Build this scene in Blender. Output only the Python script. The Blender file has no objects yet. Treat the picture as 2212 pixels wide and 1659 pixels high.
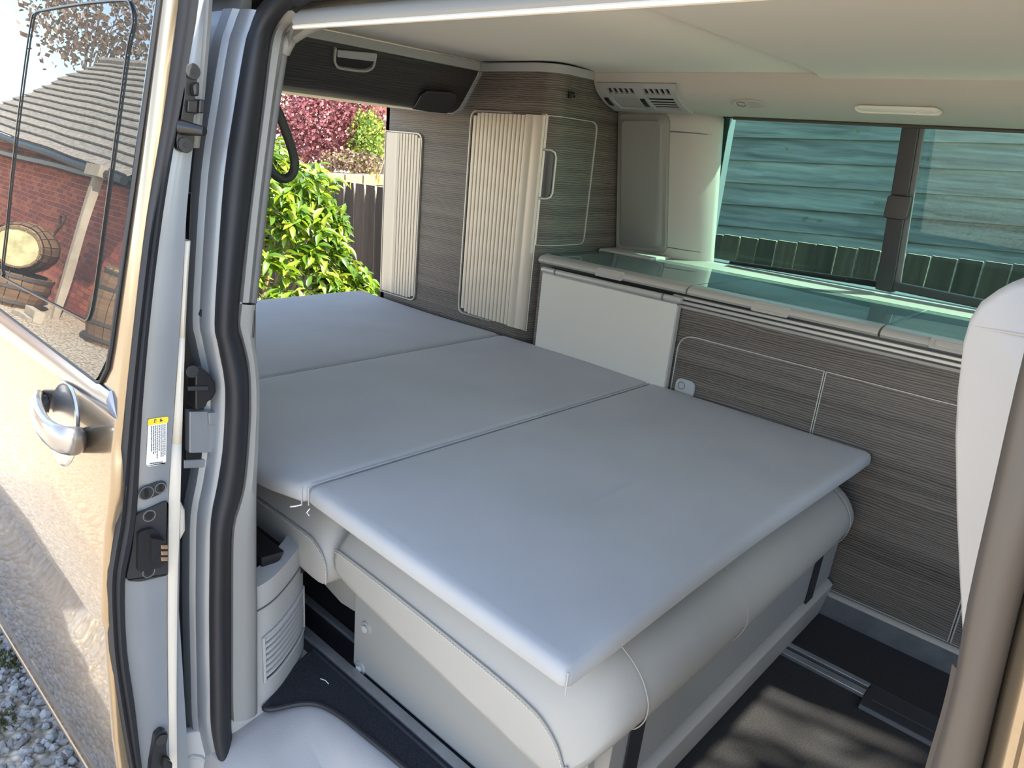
import bpy, bmesh, math, random
import numpy as np
from mathutils import Vector, Matrix
SC = bpy.context.scene
COL = SC.collection
PI = math.pi
random.seed(7)

# ------------------------------------------------------------------ camera
CAMZ = 1.08
RIGHT = Vector((0.73277455, 0.67470112, 0.08842996))
UP = Vector((-0.27138752, 0.17059751, 0.94723033))
FWD = Vector((-0.62401144, 0.71810507, -0.30811498))
FPX = 1565.383
cd = bpy.data.cameras.new('camera')
cd.sensor_width = 36.0
cd.lens = FPX / 2212 * 36
cd.clip_start = 0.02
cam = bpy.data.objects.new('camera', cd)
COL.objects.link(cam)
M3 = Matrix((RIGHT, UP, -FWD)).transposed()
cam.matrix_world = Matrix.Translation((0, 0, CAMZ)) @ M3.to_4x4()
SC.camera = cam

# ------------------------------------------------------------------ sky, sun, exposure
SUN = Vector((0.62, 0.235, 0.75)).normalized()
w = bpy.data.worlds.new('world'); SC.world = w; w.use_nodes = True
nt = w.node_tree
sky = nt.nodes.new('ShaderNodeTexSky'); sky.sky_type = 'NISHITA'
sky.sun_disc = False
sky.sun_elevation = math.asin(SUN.z)
sky.sun_rotation = math.atan2(SUN.x, SUN.y)
sky.air_density = 1.0; sky.dust_density = 0.5; sky.ozone_density = 1.0
hs_ = nt.nodes.new('ShaderNodeHueSaturation'); hs_.inputs['Saturation'].default_value = 0.82
nt.links.new(sky.outputs[0], hs_.inputs['Color'])
nt.links.new(hs_.outputs[0], nt.nodes['Background'].inputs[0])
nt.nodes['Background'].inputs[1].default_value = 0.30
ld = bpy.data.lights.new('sun', 'SUN'); ld.energy = 7.8; ld.angle = 0.009; ld.color = (1.0, 0.93, 0.82)
lo = bpy.data.objects.new('sun', ld); COL.objects.link(lo)
lo.rotation_euler = SUN.to_track_quat('Z', 'Y').to_euler()
SC.view_settings.view_transform = 'Standard'
SC.view_settings.look = 'None'
SC.view_settings.gamma = 1.0
SC.view_settings.use_curve_mapping = False
SC.view_settings.exposure = 1.40

# ------------------------------------------------------------------ measuring helpers
def ray(px, py):
    return RIGHT * ((px - 1106) / FPX) + UP * (-(py - 829.5) / FPX) + FWD
C0 = Vector((0, 0, CAMZ))
def at(px, py, ax, val):
    """point of the real plane x|y|z = val seen at a photo position (used to survey the van's panels)"""
    d = ray(px, py); i = 'xyz'.index(ax)
    return C0 + d * ((val - C0[i]) / d[i])
def atp(px, py, p0, n):
    d = ray(px, py); n = Vector(n)
    return C0 + d * ((Vector(p0) - C0).dot(n) / d.dot(n))

# ------------------------------------------------------------------ mesh helpers
class B:
    def __init__(s): s.V = []; s.F = []
    def add(s, V, F):
        o = len(s.V); s.V += [tuple(v) for v in V]; s.F += [tuple(i + o for i in f) for f in F]; return s
    def box(s, x0, x1, y0, y1, z0, z1):
        V = [(x, y, z) for x in (x0, x1) for y in (y0, y1) for z in (z0, z1)]
        return s.add(V, [(0,1,3,2),(4,6,7,5),(0,4,5,1),(2,3,7,6),(0,2,6,4),(1,5,7,3)])
    def prism(s, pts, off):
        """polygon of 3D points pushed along vector off"""
        n = len(pts); off = Vector(off); pts = [Vector(p) for p in pts]
        V = pts + [p + off for p in pts]
        F = [tuple(range(n - 1, -1, -1)), tuple(range(n, 2 * n))] + [(i, (i + 1) % n, n + (i + 1) % n, n + i) for i in range(n)]
        return s.add(V, F)
    def loft(s, rings, closed=False, cap=False, loop=False):
        n = len(rings[0]); V = [p for r in rings for p in r]; F = []
        m = len(rings)
        for j in range(m if loop else m - 1):
            k = (j + 1) % m
            for i in range(n if closed else n - 1):
                i2 = (i + 1) % n
                F.append((j*n+i, j*n+i2, k*n+i2, k*n+i))
        if cap and closed and not loop:
            F.append(tuple(range(n - 1, -1, -1))); F.append(tuple((m-1)*n + i for i in range(n)))
        return s.add(V, F)
    def tube(s, path, r, n=8, loop=False, cap=True, flat=None):
        path = [Vector(p) for p in path]; m = len(path)
        rs = r if isinstance(r, (list, tuple)) else [r] * m
        rings = []; u = None
        for i, p in enumerate(path):
            if loop: t = path[(i+1) % m] - path[i-1]
            else: t = path[min(i+1, m-1)] - path[max(i-1, 0)]
            t.normalize()
            if u is None:
                u = t.orthogonal().normalized() if flat is None else (Vector(flat) - t * t.dot(Vector(flat))).normalized()
            else:
                u = (u - t * t.dot(u)).normalized()
            v = t.cross(u)
            rings.append([p + (u * math.cos(2*PI*k/n) + v * math.sin(2*PI*k/n)) * rs[i] for k in range(n)])
        return s.loft(rings, closed=True, cap=cap, loop=loop)
    def sweep(s, path, prof, nrm, loop=False, cap=True):
        """profile (u along nrm, v along nrm x tangent) carried along a path"""
        path = [Vector(p) for p in path]; m = len(path); rings = []
        for i, p in enumerate(path):
            if loop: t = path[(i+1) % m] - path[i-1]
            else: t = path[min(i+1, m-1)] - path[max(i-1, 0)]
            t.normalize(); N = Vector(nrm); N = (N - t * t.dot(N)).normalized(); S = N.cross(t)
            rings.append([p + N * a + S * b for a, b in prof])
        return s.loft(rings, closed=True, cap=cap, loop=loop)
    def disc(s, c, nrm, r, h, n=16):
        c = Vector(c); nrm = Vector(nrm).normalized()
        return s.tube([c, c + nrm * h], r, n)

def rr2(w, h, r, n=5, taper=0):
    """2D rounded rectangle, centred, counter-clockwise"""
    out = []
    for cx, cy, a0 in ((w/2-r, h/2-r, 0), (-w/2+r, h/2-r, 90), (-w/2+r, -h/2+r, 180), (w/2-r, -h/2+r, 270)):
        for k in range(n + 1):
            a = math.radians(a0 + 90 * k / n); out.append((cx + r*math.cos(a), cy + r*math.sin(a)))
    return out
def roundpoly(pts, r, n=5):
    """round the corners of a 2D/3D polygon"""
    pts = [Vector(p) for p in pts]; m = len(pts); out = []
    rs = r if isinstance(r, (list, tuple)) else [r] * m
    for i, p in enumerate(pts):
        a = pts[i-1] - p; b = pts[(i+1) % m] - p; rad = rs[i]
        if rad <= 0: out.append(p); continue
        A = p + a.normalized() * rad; Bv = p + b.normalized() * rad
        for k in range(n + 1):
            t = k / n; out.append(A*(1-t)**2 + p*2*t*(1-t) + Bv*t*t)
    return out
def smoothpath(pts, n=4):
    """Catmull-Rom through points"""
    pts = [Vector(p) for p in pts]; out = []
    for i in range(len(pts) - 1):
        p0 = pts[max(i-1, 0)]; p1 = pts[i]; p2 = pts[i+1]; p3 = pts[min(i+2, len(pts)-1)]
        for k in range(n):
            t = k / n
            out.append(0.5*((2*p1)+(p2-p0)*t+(2*p0-5*p1+4*p2-p3)*t*t+(3*p1-p0-3*p2+p3)*t**3))
    out.append(pts[-1]); return out

ORG = {}
def mk(name, b, mat, parent=None, bevel=0, seg=2, smooth=42, sub=0, solid=0):
    """link one mesh object (coordinates given in world space)"""
    me = bpy.data.meshes.new(name)
    org = ORG[parent.name] if parent else Vector((0, 0, 0))
    me.from_pydata([tuple(Vector(v) - org) for v in b.V], [], b.F)
    bm = bmesh.new(); bm.from_mesh(me)
    bmesh.ops.remove_doubles(bm, verts=bm.verts, dist=1e-6)
    bmesh.ops.recalc_face_normals(bm, faces=bm.faces)
    if bevel:
        ed = [e for e in bm.edges if len(e.link_faces) == 2 and e.calc_face_angle(0) > 0.6]
        bmesh.ops.bevel(bm, geom=ed, offset=bevel, segments=seg, profile=0.5, affect='EDGES', clamp_overlap=True)
    if smooth:
        lim = math.radians(smooth)
        for f in bm.faces: f.smooth = True
        for e in bm.edges:
            if len(e.link_faces) == 2 and e.calc_face_angle(0) > lim: e.smooth = False
    bm.to_mesh(me); bm.free()
    if mat: me.materials.append(mat)
    o = bpy.data.objects.new(name, me); COL.objects.link(o)
    if solid:
        m = o.modifiers.new('thick', 'SOLIDIFY'); m.thickness = solid; m.offset = 0
    if sub:
        m = o.modifiers.new('sub', 'SUBSURF'); m.levels = sub; m.render_levels = sub
    if bevel:
        m = o.modifiers.new('wn', 'WEIGHTED_NORMAL'); m.keep_sharp = True
    if parent: o.parent = parent
    ORG[o.name] = org
    return o
def tag(o, label=None, cat=None, group=None, kind=None):
    if label: o['label'] = label
    if cat: o['category'] = cat
    if group: o['group'] = group
    if kind: o['kind'] = kind
    return o
def thing(name, label, cat, loc, group=None, kind=None):
    o = bpy.data.objects.new(name, None); COL.objects.link(o); o.location = loc; o.empty_display_size = 0.05
    ORG[o.name] = Vector(loc); tag(o, label, cat, group, kind); return o
def copyobj(o, parent, loc, rot=None, scale=None):
    c = o.copy(); COL.objects.link(c); c.parent = parent
    c.location = Vector(loc) - ORG[parent.name] if parent else Vector(loc)
    if rot is not None: c.rotation_euler = rot
    if scale is not None: c.scale = scale
    return c

# ------------------------------------------------------------------ material helpers
def nodes(name):
    m = bpy.data.materials.new(name); m.use_nodes = True
    return m, m.node_tree, m.node_tree.nodes['Principled BSDF']
def rgb(c): return (c[0], c[1], c[2], 1)
def mat(name, col, rough=0.5, metal=0.0, spec=0.5, var=0.0, vs=8.0, bump=0.0, bs=200.0, coat=0.0, stretch=None, sheen=0, flakes=0, coatr=0.05):
    m, t, p = nodes(name)
    p.inputs['Base Color'].default_value = rgb(col); p.inputs['Roughness'].default_value = rough
    p.inputs['Metallic'].default_value = metal; p.inputs['Specular IOR Level'].default_value = spec
    p.inputs['Coat Weight'].default_value = coat; p.inputs['Coat Roughness'].default_value = coatr
    if sheen: p.inputs['Sheen Weight'].default_value = sheen
    tc = t.nodes.new('ShaderNodeTexCoord'); mp = t.nodes.new('ShaderNodeMapping')
    if stretch: mp.inputs['Scale'].default_value = stretch
    t.links.new(tc.outputs['Object'], mp.inputs[0])
    if var:
        n = t.nodes.new('ShaderNodeTexNoise'); n.inputs['Scale'].default_value = vs; n.inputs['Detail'].default_value = 5
        t.links.new(mp.outputs[0], n.inputs['Vector'])
        r = t.nodes.new('ShaderNodeValToRGB')
        r.color_ramp.elements[0].position = 0.3; r.color_ramp.elements[1].position = 0.7
        r.color_ramp.elements[0].color = rgb([c*(1-var) for c in col]); r.color_ramp.elements[1].color = rgb([min(1, c*(1+var)) for c in col])
        t.links.new(n.outputs[0], r.inputs[0]); t.links.new(r.outputs[0], p.inputs['Base Color'])
    if bump:
        n2 = t.nodes.new('ShaderNodeTexNoise'); n2.inputs['Scale'].default_value = bs; n2.inputs['Detail'].default_value = 3
        t.links.new(mp.outputs[0], n2.inputs['Vector'])
        bp = t.nodes.new('ShaderNodeBump'); bp.inputs['Strength'].default_value = bump; bp.inputs['Distance'].default_value = 0.002
        t.links.new(n2.outputs[0], bp.inputs['Height']); t.links.new(bp.outputs[0], p.inputs['Normal'])
    return m
def grain_mat(name, dark, light, axis='z', freq=60.0, rough=0.5, bump=0.3, along=1.2, spec=0.4, coarse=0.35):
    """fine straight grain: lines stacked along one axis, running along the others"""
    m, t, p = nodes(name); p.inputs['Roughness'].default_value = rough; p.inputs['Specular IOR Level'].default_value = spec
    tc = t.nodes.new('ShaderNodeTexCoord'); mp = t.nodes.new('ShaderNodeMapping')
    sc = [along] * 3; sc['xyz'.index(axis)] = freq; mp.inputs['Scale'].default_value = sc
    t.links.new(tc.outputs['Object'], mp.inputs[0])
    # gentle waviness of the lines
    nz = t.nodes.new('ShaderNodeTexNoise'); nz.inputs['Scale'].default_value = 3.0; nz.inputs['Detail'].default_value = 2
    t.links.new(tc.outputs['Object'], nz.inputs['Vector'])
    mx = t.nodes.new('ShaderNodeVectorMath'); mx.operation = 'SCALE'
    sub = t.nodes.new('ShaderNodeVectorMath'); sub.operation = 'SUBTRACT'; sub.inputs[1].default_value = (.5, .5, .5)
    t.links.new(nz.outputs['Color'], sub.inputs[0]); t.links.new(sub.outputs[0], mx.inputs[0]); mx.inputs['Scale'].default_value = freq * 0.03
    ad = t.nodes.new('ShaderNodeVectorMath'); ad.operation = 'ADD'
    t.links.new(mp.outputs[0], ad.inputs[0]); t.links.new(mx.outputs[0], ad.inputs[1])
    n = t.nodes.new('ShaderNodeTexNoise'); n.inputs['Scale'].default_value = 1.6; n.inputs['Detail'].default_value = 4; n.inputs['Roughness'].default_value = 0.65
    t.links.new(ad.outputs[0], n.inputs['Vector'])
    n2 = t.nodes.new('ShaderNodeTexNoise'); n2.inputs['Scale'].default_value = coarse; n2.inputs['Detail'].default_value = 2
    t.links.new(ad.outputs[0], n2.inputs['Vector'])
    mm = t.nodes.new('ShaderNodeMix'); mm.inputs[0].default_value = 0.35
    t.links.new(n.outputs[0], mm.inputs[2]); t.links.new(n2.outputs[0], mm.inputs[3])
    r = t.nodes.new('ShaderNodeValToRGB'); r.color_ramp.elements[0].position = 0.36; r.color_ramp.elements[1].position = 0.64
    r.color_ramp.elements[0].color = rgb(dark); r.color_ramp.elements[1].color = rgb(light)
    t.links.new(mm.outputs[0], r.inputs[0]); t.links.new(r.outputs[0], p.inputs['Base Color'])
    if bump:
        bp = t.nodes.new('ShaderNodeBump'); bp.inputs['Strength'].default_value = bump; bp.inputs['Distance'].default_value = 0.001
        t.links.new(n.outputs[0], bp.inputs['Height']); t.links.new(bp.outputs[0], p.inputs['Normal'])
    return m
def line_grain(name, dark, light, period=0.009, rough=0.5, bump=0.3, spec=0.4):
    """brushed laminate: fine near-parallel lines stacked in z that drift slowly along the panel"""
    m, t, p = nodes(name); p.inputs['Roughness'].default_value = rough; p.inputs['Specular IOR Level'].default_value = spec
    tc = t.nodes.new('ShaderNodeTexCoord'); mp = t.nodes.new('ShaderNodeMapping'); mp.inputs['Scale'].default_value = (0.16, 0.16, 1.0)
    t.links.new(tc.outputs['Object'], mp.inputs[0])
    wv = t.nodes.new('ShaderNodeTexWave'); wv.wave_type = 'BANDS'; wv.bands_direction = 'Z'; wv.wave_profile = 'SIN'
    wv.inputs['Scale'].default_value = 2 * PI / 20 / period; wv.inputs['Distortion'].default_value = 14.0; wv.inputs['Detail'].default_value = 4.0
    wv.inputs['Detail Scale'].default_value = 0.35; wv.inputs['Detail Roughness'].default_value = 0.62
    t.links.new(mp.outputs[0], wv.inputs['Vector'])
    mp2 = t.nodes.new('ShaderNodeMapping'); mp2.inputs['Scale'].default_value = (1.0, 1.0, 45.0); t.links.new(tc.outputs['Object'], mp2.inputs[0])
    n2 = t.nodes.new('ShaderNodeTexNoise'); n2.inputs['Scale'].default_value = 0.7; n2.inputs['Detail'].default_value = 6; n2.inputs['Roughness'].default_value = 0.7
    t.links.new(mp2.outputs[0], n2.inputs['Vector'])
    mm = t.nodes.new('ShaderNodeMix'); mm.inputs[0].default_value = 0.66
    t.links.new(wv.outputs['Fac'], mm.inputs[2]); t.links.new(n2.outputs[0], mm.inputs[3])
    r = t.nodes.new('ShaderNodeValToRGB'); r.color_ramp.elements[0].position = 0.22; r.color_ramp.elements[1].position = 0.72
    r.color_ramp.elements[0].color = rgb(dark); r.color_ramp.elements[1].color = rgb(light)
    t.links.new(mm.outputs[0], r.inputs[0]); t.links.new(r.outputs[0], p.inputs['Base Color'])
    bp = t.nodes.new('ShaderNodeBump'); bp.inputs['Strength'].default_value = bump; bp.inputs['Distance'].default_value = 0.001
    t.links.new(mm.outputs[0], bp.inputs['Height']); t.links.new(bp.outputs[0], p.inputs['Normal'])
    return m
def glass_mat(name, tint, refl_ior=1.5, rough=0.0, wav=0.0):
    """clear tinted pane: lets light (and the sun) through coloured, mirrors by Fresnel"""
    m = bpy.data.materials.new(name); m.use_nodes = True; t = m.node_tree
    t.nodes.remove(t.nodes['Principled BSDF']); out = t.nodes['Material Output']
    tr = t.nodes.new('ShaderNodeBsdfTransparent'); tr.inputs[0].default_value = rgb(tint)
    gl = t.nodes.new('ShaderNodeBsdfGlossy'); gl.inputs['Roughness'].default_value = rough
    lw = t.nodes.new('ShaderNodeLayerWeight'); lw.inputs[0].default_value = 0.5
    pw = t.nodes.new('ShaderNodeMath'); pw.operation = 'POWER'; pw.inputs[1].default_value = 4.0
    t.links.new(lw.outputs['Facing'], pw.inputs[0])
    f0 = ((refl_ior - 1) / (refl_ior + 1)) ** 2
    fr = t.nodes.new('ShaderNodeMath'); fr.operation = 'MULTIPLY_ADD'; fr.inputs[1].default_value = 1 - f0; fr.inputs[2].default_value = f0
    t.links.new(pw.outputs[0], fr.inputs[0])
    mx = t.nodes.new('ShaderNodeMixShader')
    t.links.new(fr.outputs[0], mx.inputs[0]); t.links.new(tr.outputs[0], mx.inputs[1]); t.links.new(gl.outputs[0], mx.inputs[2])
    t.links.new(mx.outputs[0], out.inputs[0])
    return m
# ------------------------------------------------------------------ materials
M = {}
M['paint'] = mat('silver_beige_paint', (0.27, 0.212, 0.145), rough=0.24, metal=0.8, coat=0.8, coatr=0.03)
M['jamb'] = mat('silver_jamb_paint', (0.22, 0.238, 0.262), rough=0.42, metal=0.4, var=0.06, vs=6, bump=0.02, bs=1500, coat=0.3)
M['rubber'] = mat('black_rubber', (0.016, 0.017, 0.021), rough=0.55, spec=0.35, var=0.15, vs=5)
M['rubber_brown'] = mat('worn_rubber', (0.060, 0.047, 0.037), rough=0.45, var=0.12, vs=5)
M['black'] = mat('black_plastic', (0.012, 0.012, 0.014), rough=0.32, spec=0.5, bump=0.03, bs=400)
M['blacksat'] = mat('black_satin', (0.02, 0.021, 0.024), rough=0.45, bump=0.05, bs=300)
M['cream'] = mat('cream_plastic', (0.62, 0.57, 0.49), rough=0.6, bump=0.12, bs=500)
M['trim'] = mat('grey_trim_plastic', (0.36, 0.36, 0.355), rough=0.6, bump=0.08, bs=500)
M['trimdk'] = mat('mid_grey_plastic', (0.13, 0.132, 0.135), rough=0.55, bump=0.08, bs=500)
M['lining'] = mat('roof_lining', (0.76, 0.71, 0.63), rough=0.95, spec=0.1, bump=0.15, bs=700)
M['side'] = mat('side_lining', (0.47, 0.445, 0.40), rough=0.9, spec=0.15, bump=0.2, bs=600)
M['alu'] = mat('satin_aluminium', (0.46, 0.44, 0.40), rough=0.38, metal=0.35, bump=0.02, bs=300, stretch=(1, 1, 8))
M['alud'] = mat('anodised_rail', (0.36, 0.37, 0.38), rough=0.36, metal=0.75, var=0.15, vs=20)
M['chrome'] = mat('bright_trim', (0.27, 0.30, 0.35), rough=0.20, metal=0.9)
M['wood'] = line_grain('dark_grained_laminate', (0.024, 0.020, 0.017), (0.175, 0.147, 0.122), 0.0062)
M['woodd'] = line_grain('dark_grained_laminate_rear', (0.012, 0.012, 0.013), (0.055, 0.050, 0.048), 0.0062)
M['slat'] = mat('tambour_slat', (0.55, 0.49, 0.40), rough=0.42, metal=0.25, bump=0.02, bs=300)
M['fabric'] = mat('grey_blue_fabric', (0.37, 0.37, 0.372), rough=0.95, spec=0.15, var=0.05, vs=5, bump=0.25, bs=1800, sheen=0.04)
M['leather'] = mat('light_grey_leather', (0.33, 0.31, 0.28), rough=0.45, spec=0.4, var=0.05, vs=3, bump=0.10, bs=900)
M['leatherseat'] = mat('pale_leather', (0.36, 0.335, 0.31), rough=0.5, spec=0.35, bump=0.08, bs=900)
M['panel'] = mat('grey_panel', (0.245, 0.24, 0.225), rough=0.5, bump=0.03, bs=600)
M['carpet'] = mat('black_carpet', (0.030, 0.029, 0.030), rough=1.0, spec=0.1, var=0.3, vs=300, bump=0.6, bs=900)
M['matblack'] = mat('charcoal_floor_mat', (0.026, 0.027, 0.032), rough=1.0, spec=0.1, var=0.3, vs=250, bump=0.6, bs=800)
M['table'] = mat('pale_table_laminate', (0.54, 0.51, 0.45), rough=0.4, spec=0.4, bump=0.02, bs=400)
M['worktop'] = mat('worktop_under_glass', (0.46, 0.52, 0.53), rough=0.4, spec=0.5, var=0.1, vs=3)
M['topglass'] = glass_mat('worktop_glass', (0.84, 0.93, 0.92), 1.5)
M['winglass'] = glass_mat('green_tinted_glass', (0.58, 0.80, 0.72), 1.35)
M['clearglass'] = glass_mat('windscreen_glass', (0.95, 0.97, 0.95), 1.25)
M['stitch'] = mat('pale_thread', (0.5, 0.49, 0.46), rough=0.8)
M['white'] = mat('white_paper', (0.75, 0.76, 0.76), rough=0.5)
M['yellow'] = mat('yellow_print', (0.78, 0.55, 0.03), rough=0.5)
M['ink'] = mat('print_ink', (0.05, 0.05, 0.06), rough=0.6)
M['gold'] = mat('brass_contact', (0.65, 0.42, 0.28), rough=0.3, metal=0.9)
M['thread'] = mat('white_thread', (0.8, 0.8, 0.78), rough=0.7)
M['step'] = mat('step_plastic', (0.29, 0.28, 0.275), rough=0.5, bump=0.25, bs=350)
def door_glass():
    m, t, p = nodes('dark_privacy_glass')
    p.inputs['Base Color'].default_value = (0.02, 0.028, 0.03, 1); p.inputs['Roughness'].default_value = 0.0
    p.inputs['IOR'].default_value = 1.65; p.inputs['Specular IOR Level'].default_value = 0.5
    tc = t.nodes.new('ShaderNodeTexCoord'); n = t.nodes.new('ShaderNodeTexNoise'); n.inputs['Scale'].default_value = 5; n.inputs['Detail'].default_value = 1
    t.links.new(tc.outputs['Object'], n.inputs['Vector'])
    b = t.nodes.new('ShaderNodeBump'); b.inputs['Strength'].default_value = 0.02; b.inputs['Distance'].default_value = 0.02
    t.links.new(n.outputs[0], b.inputs['Height']); t.links.new(b.outputs[0], p.inputs['Normal'])
    return m
M['doorglass'] = door_glass()
M['header'] = mat('roof_edge_plastic', (0.21, 0.21, 0.205), rough=0.55, bump=0.08, bs=500)
# ================================================================== VAN SHELL
XC = -1.06          # plane of the rear edge of the door opening
YW = 1.812          # kitchen front plane

# ---- floor
b = B(); b.box(-2.5, 1.5, 0.735, 2.35, -0.02, 0.0)
tag(mk('floor', b, M['carpet']), 'black carpeted van floor', 'floor', kind='structure')
b = B(); b.box(-2.5, 1.5, 0.745, 2.4, -0.34, -0.021)
tag(mk('trim_1', b, M['blacksat']), 'dark underfloor of the van body', 'underbody', kind='structure')

# ---- ceiling: rear lining and, one small step lower, the front panel
def ceil_prof(dz=0.0):
    pts = [(2.025, 1.336), (1.98, 1.343), (1.80, 1.346), (0.98, 1.346), (0.84, 1.338), (0.74, 1.305), (0.665, 1.255), (0.63, 1.232)]
    return smoothpath([(0, y, z + dz) for y, z in pts], 3)
b = B()
b.loft([[Vector((x, p.y, p.z)) for p in ceil_prof()] for x in (-1.885, -1.5, -1.1, -0.79)])
ceil = tag(mk('ceiling', b, M['lining'], solid=0.004), 'beige fabric ceiling lining', 'ceiling', kind='structure')
b = B()
pf = ceil_prof(-0.004)
ring = []
for x, dz in ((-0.800, 0.007), (-0.808, 0.001), (-0.806, -0.006), (-0.79, -0.009), (-0.3, -0.010), (0.3, -0.010), (0.70, -0.010)):
    ring.append([Vector((x, p.y, p.z + dz)) for p in pf])
b.loft(ring)
mk('front_panel', b, M['lining'], ceil)
b = B(); b.tube([(-1.03, 1.0, 1.338), (-0.90, 1.0, 1.332)], 0.014, 10)
mk('roof_latch', b, M['lining'], ceil, bevel=0.004)
# roof skin above
b = B(); b.box(-2.45, 0.70, 0.60, 2.26, 1.375, 1.42)
tag(mk('trim_2', b, M['jamb'], bevel=0.02), 'outer roof skin of the van', 'roof', kind='structure')

# ---- left wall (kitchen side) trim with window opening
YG = lambda z: 2.27 + (1.236 - z) * 0.12       # glass plane
YCOL = lambda z: 2.185 + (1.236 - z) * 0.20    # face of the trim column beside the window
wl = thing('wall_left', 'grey moulded side trim around the kitchen window', 'wall', (-1.54, 2.3, 0.75), kind='structure')
# upper moulding, running the length of the van
UM0 = [(2.022, 1.338), (2.026, 1.318), (2.034, 1.298), (2.050, 1.279), (2.078, 1.262), (2.118, 1.247), (2.165, 1.238), (2.205, 1.235), (2.25, 1.2355), (2.285, 1.237)]
UM = [(p.y, p.z) for p in smoothpath([(0, q[0], q[1]) for q in UM0], 3)]
b = B()
b.loft([[Vector((x, y_, z_)) for y_, z_ in UM] for x in (-1.535, -1.2, -0.6, 0.0, 0.70)])
mk('upper_moulding', b, M['side'], wl)
# window top seal
b = B(); b.tube([(-1.13, 2.232, 1.2315), (0.75, 2.232, 1.2315)], 0.006, 8)
mk('top_seal', b, M['rubber_brown'], wl)
# trim column beside window, rolling round into the reveal
colx = [(-1.535, 0.0), (-1.40, 0.0), (-1.325, 0.0), (-1.285, 0.003), (-1.255, 0.010), (-1.23, 0.022), (-1.212, 0.036), (-1.20, 0.05), (-1.190, 0.066), (-1.182, 0.084)]
zs = [1.236, 1.20, 1.1, 1.0, 0.9, 0.82, 0.775, 0.755]
b = B(); rings = []
for z in zs:
    k = max(0.45, 1.0 - (1.236 - z) * 0.75)
    rings.append([Vector((x + (1.236 - z) * 0.04 * (i / 9), YCOL(z) + dy * k, z)) for i, (x, dy) in enumerate(colx)])
b.loft(rings)
mk('trim_column', b, M['side'], wl, solid=0.003)
# joint line across the column
b = B(); z = 1.178
b.tube([Vector((x, YCOL(z) + dy * 0.96 - 0.0015, z)) for x, dy in colx[1:]], 0.0022, 6)
mk('joint', b, M['trimdk'], wl)
z = 0.80
b = B(); b.tube([Vector((x + 0.017 * (i / 9), YCOL(z) + dy * 0.68 - 0.0015, z)) for i, (x, dy) in enumerate(colx[1:])], 0.002, 6)
mk('joint', b, M['trimdk'], wl)
# raised pad on the column
def colpt(px, py, off=0.0):
    z0 = 1.0
    for _ in range(8):
        p = at(px, py, 'y', YCOL(z0) - off); z0 = p.z
    return p
pad = roundpoly([colpt(1340, 247), colpt(1449, 247), colpt(1442, 548), colpt(1334, 540)], [0.02, 0.03, 0.03, 0.02], 5)
b = B(); cen = sum(pad, Vector()) / len(pad)
r0 = [p + Vector((0, 0.002, 0)) for p in pad]; r1 = [p + Vector((0, -0.010, 0)) for p in pad]
r2 = [cen + (p - cen) * 0.965 + Vector((0, -0.014, 0)) for p in pad]
r3 = [cen + Vector(((p - cen).x * 0.84, (p - cen).y, (p - cen).z * .93)) + Vector((0, -0.014, 0)) for p in pad]
r4 = [cen + Vector(((p - cen).x * 0.76, (p - cen).y, (p - cen).z * .90)) + Vector((0, -0.022, 0)) for p in pad]
b.loft([r0, r1, r2, r3, r4], closed=True); b.F.append(tuple(len(b.V) - len(pad) + i for i in range(len(pad))))
mk('raised_pad', b, mat('pad_grey', (0.24, 0.235, 0.215), rough=0.8, bump=0.15, bs=500), wl)
b = B(); b.box(-1.52, -1.30, 2.15, 2.30, 0.742, 0.770)
mk('ledge', b, M['side'], wl, bevel=0.006)
# sill between worktop and window
b = B()
sp = [(2.19, 0.750), (2.215, 0.754), (2.245, 0.758), (2.275, 0.763), (2.30, 0.767), (2.322, 0.771)]
b.loft([[Vector((x, y, z)) for y, z in sp] for x in (-1.535, -1.0, -0.3, 0.4, 0.78)])
mk('window_sill', b, M['side'], wl, solid=0.003)
# joint groove of the sill
b = B(); b.tube([(-1.25, 2.238, 0.7572), (0.7, 2.238, 0.7572)], 0.0022, 6); mk('joint', b, M['trimdk'], wl)
# outer body skin behind the trim so that the wall is closed
b = B()
b.box(-2.45, 1.5, 2.335, 2.40, -0.35, 0.775)
b.box(-2.45, -1.185, 2.32, 2.36, 0.775, 1.24)
b.box(-2.45, 0.70, 2.26, 2.335, 1.24, 1.40)
mk('body_side', b, M['jamb'], wl)

# ---- window in the left wall
wn = thing('window_1', 'green tinted sliding side window over the worktop', 'window', (-0.6, 2.3, 0.79), kind='structure')
b = B()
GZ = [0.775, 1.242]
b.prism([(-1.195, YG(GZ[0]) + .006, GZ[0]), (0.74, YG(GZ[0]) + .006, GZ[0]), (0.74, YG(GZ[1]) + .006, GZ[1]), (-1.195, YG(GZ[1]) + .006, GZ[1])], (0, 0.0035, 0))
mk('pane', b, M['winglass'], wn, smooth=0)
def gpt(px, py, off=0.0):
    z0 = 1.0
    for _ in range(8):
        p = at(px, py, 'y', YG(z0) - off); z0 = p.z
    return p
# black edge band in the lower left corner and along the bottom
b = B()
pl = [gpt(1576, 569, 0.004), gpt(1905, 622, 0.004)]
b.prism([pl[0], pl[1], pl[1] + Vector((0, -0.01, 0.020)), pl[0] + Vector((0.01, -0.01, 0.012))], (0, -0.012, 0.0))
mk('bottom_gasket', b, M['black'], wn, bevel=0.002)
for f in (0.16, 0.36, 0.58, 0.8):
    p = pl[0].lerp(pl[1], f) + Vector((0, -0.022, 0.010))
    b = B(); b.disc(p, (0, -1, 0.3), 0.0025, 0.002, 8); mk('gasket_clip', b, M['blacksat'], wn)
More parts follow.
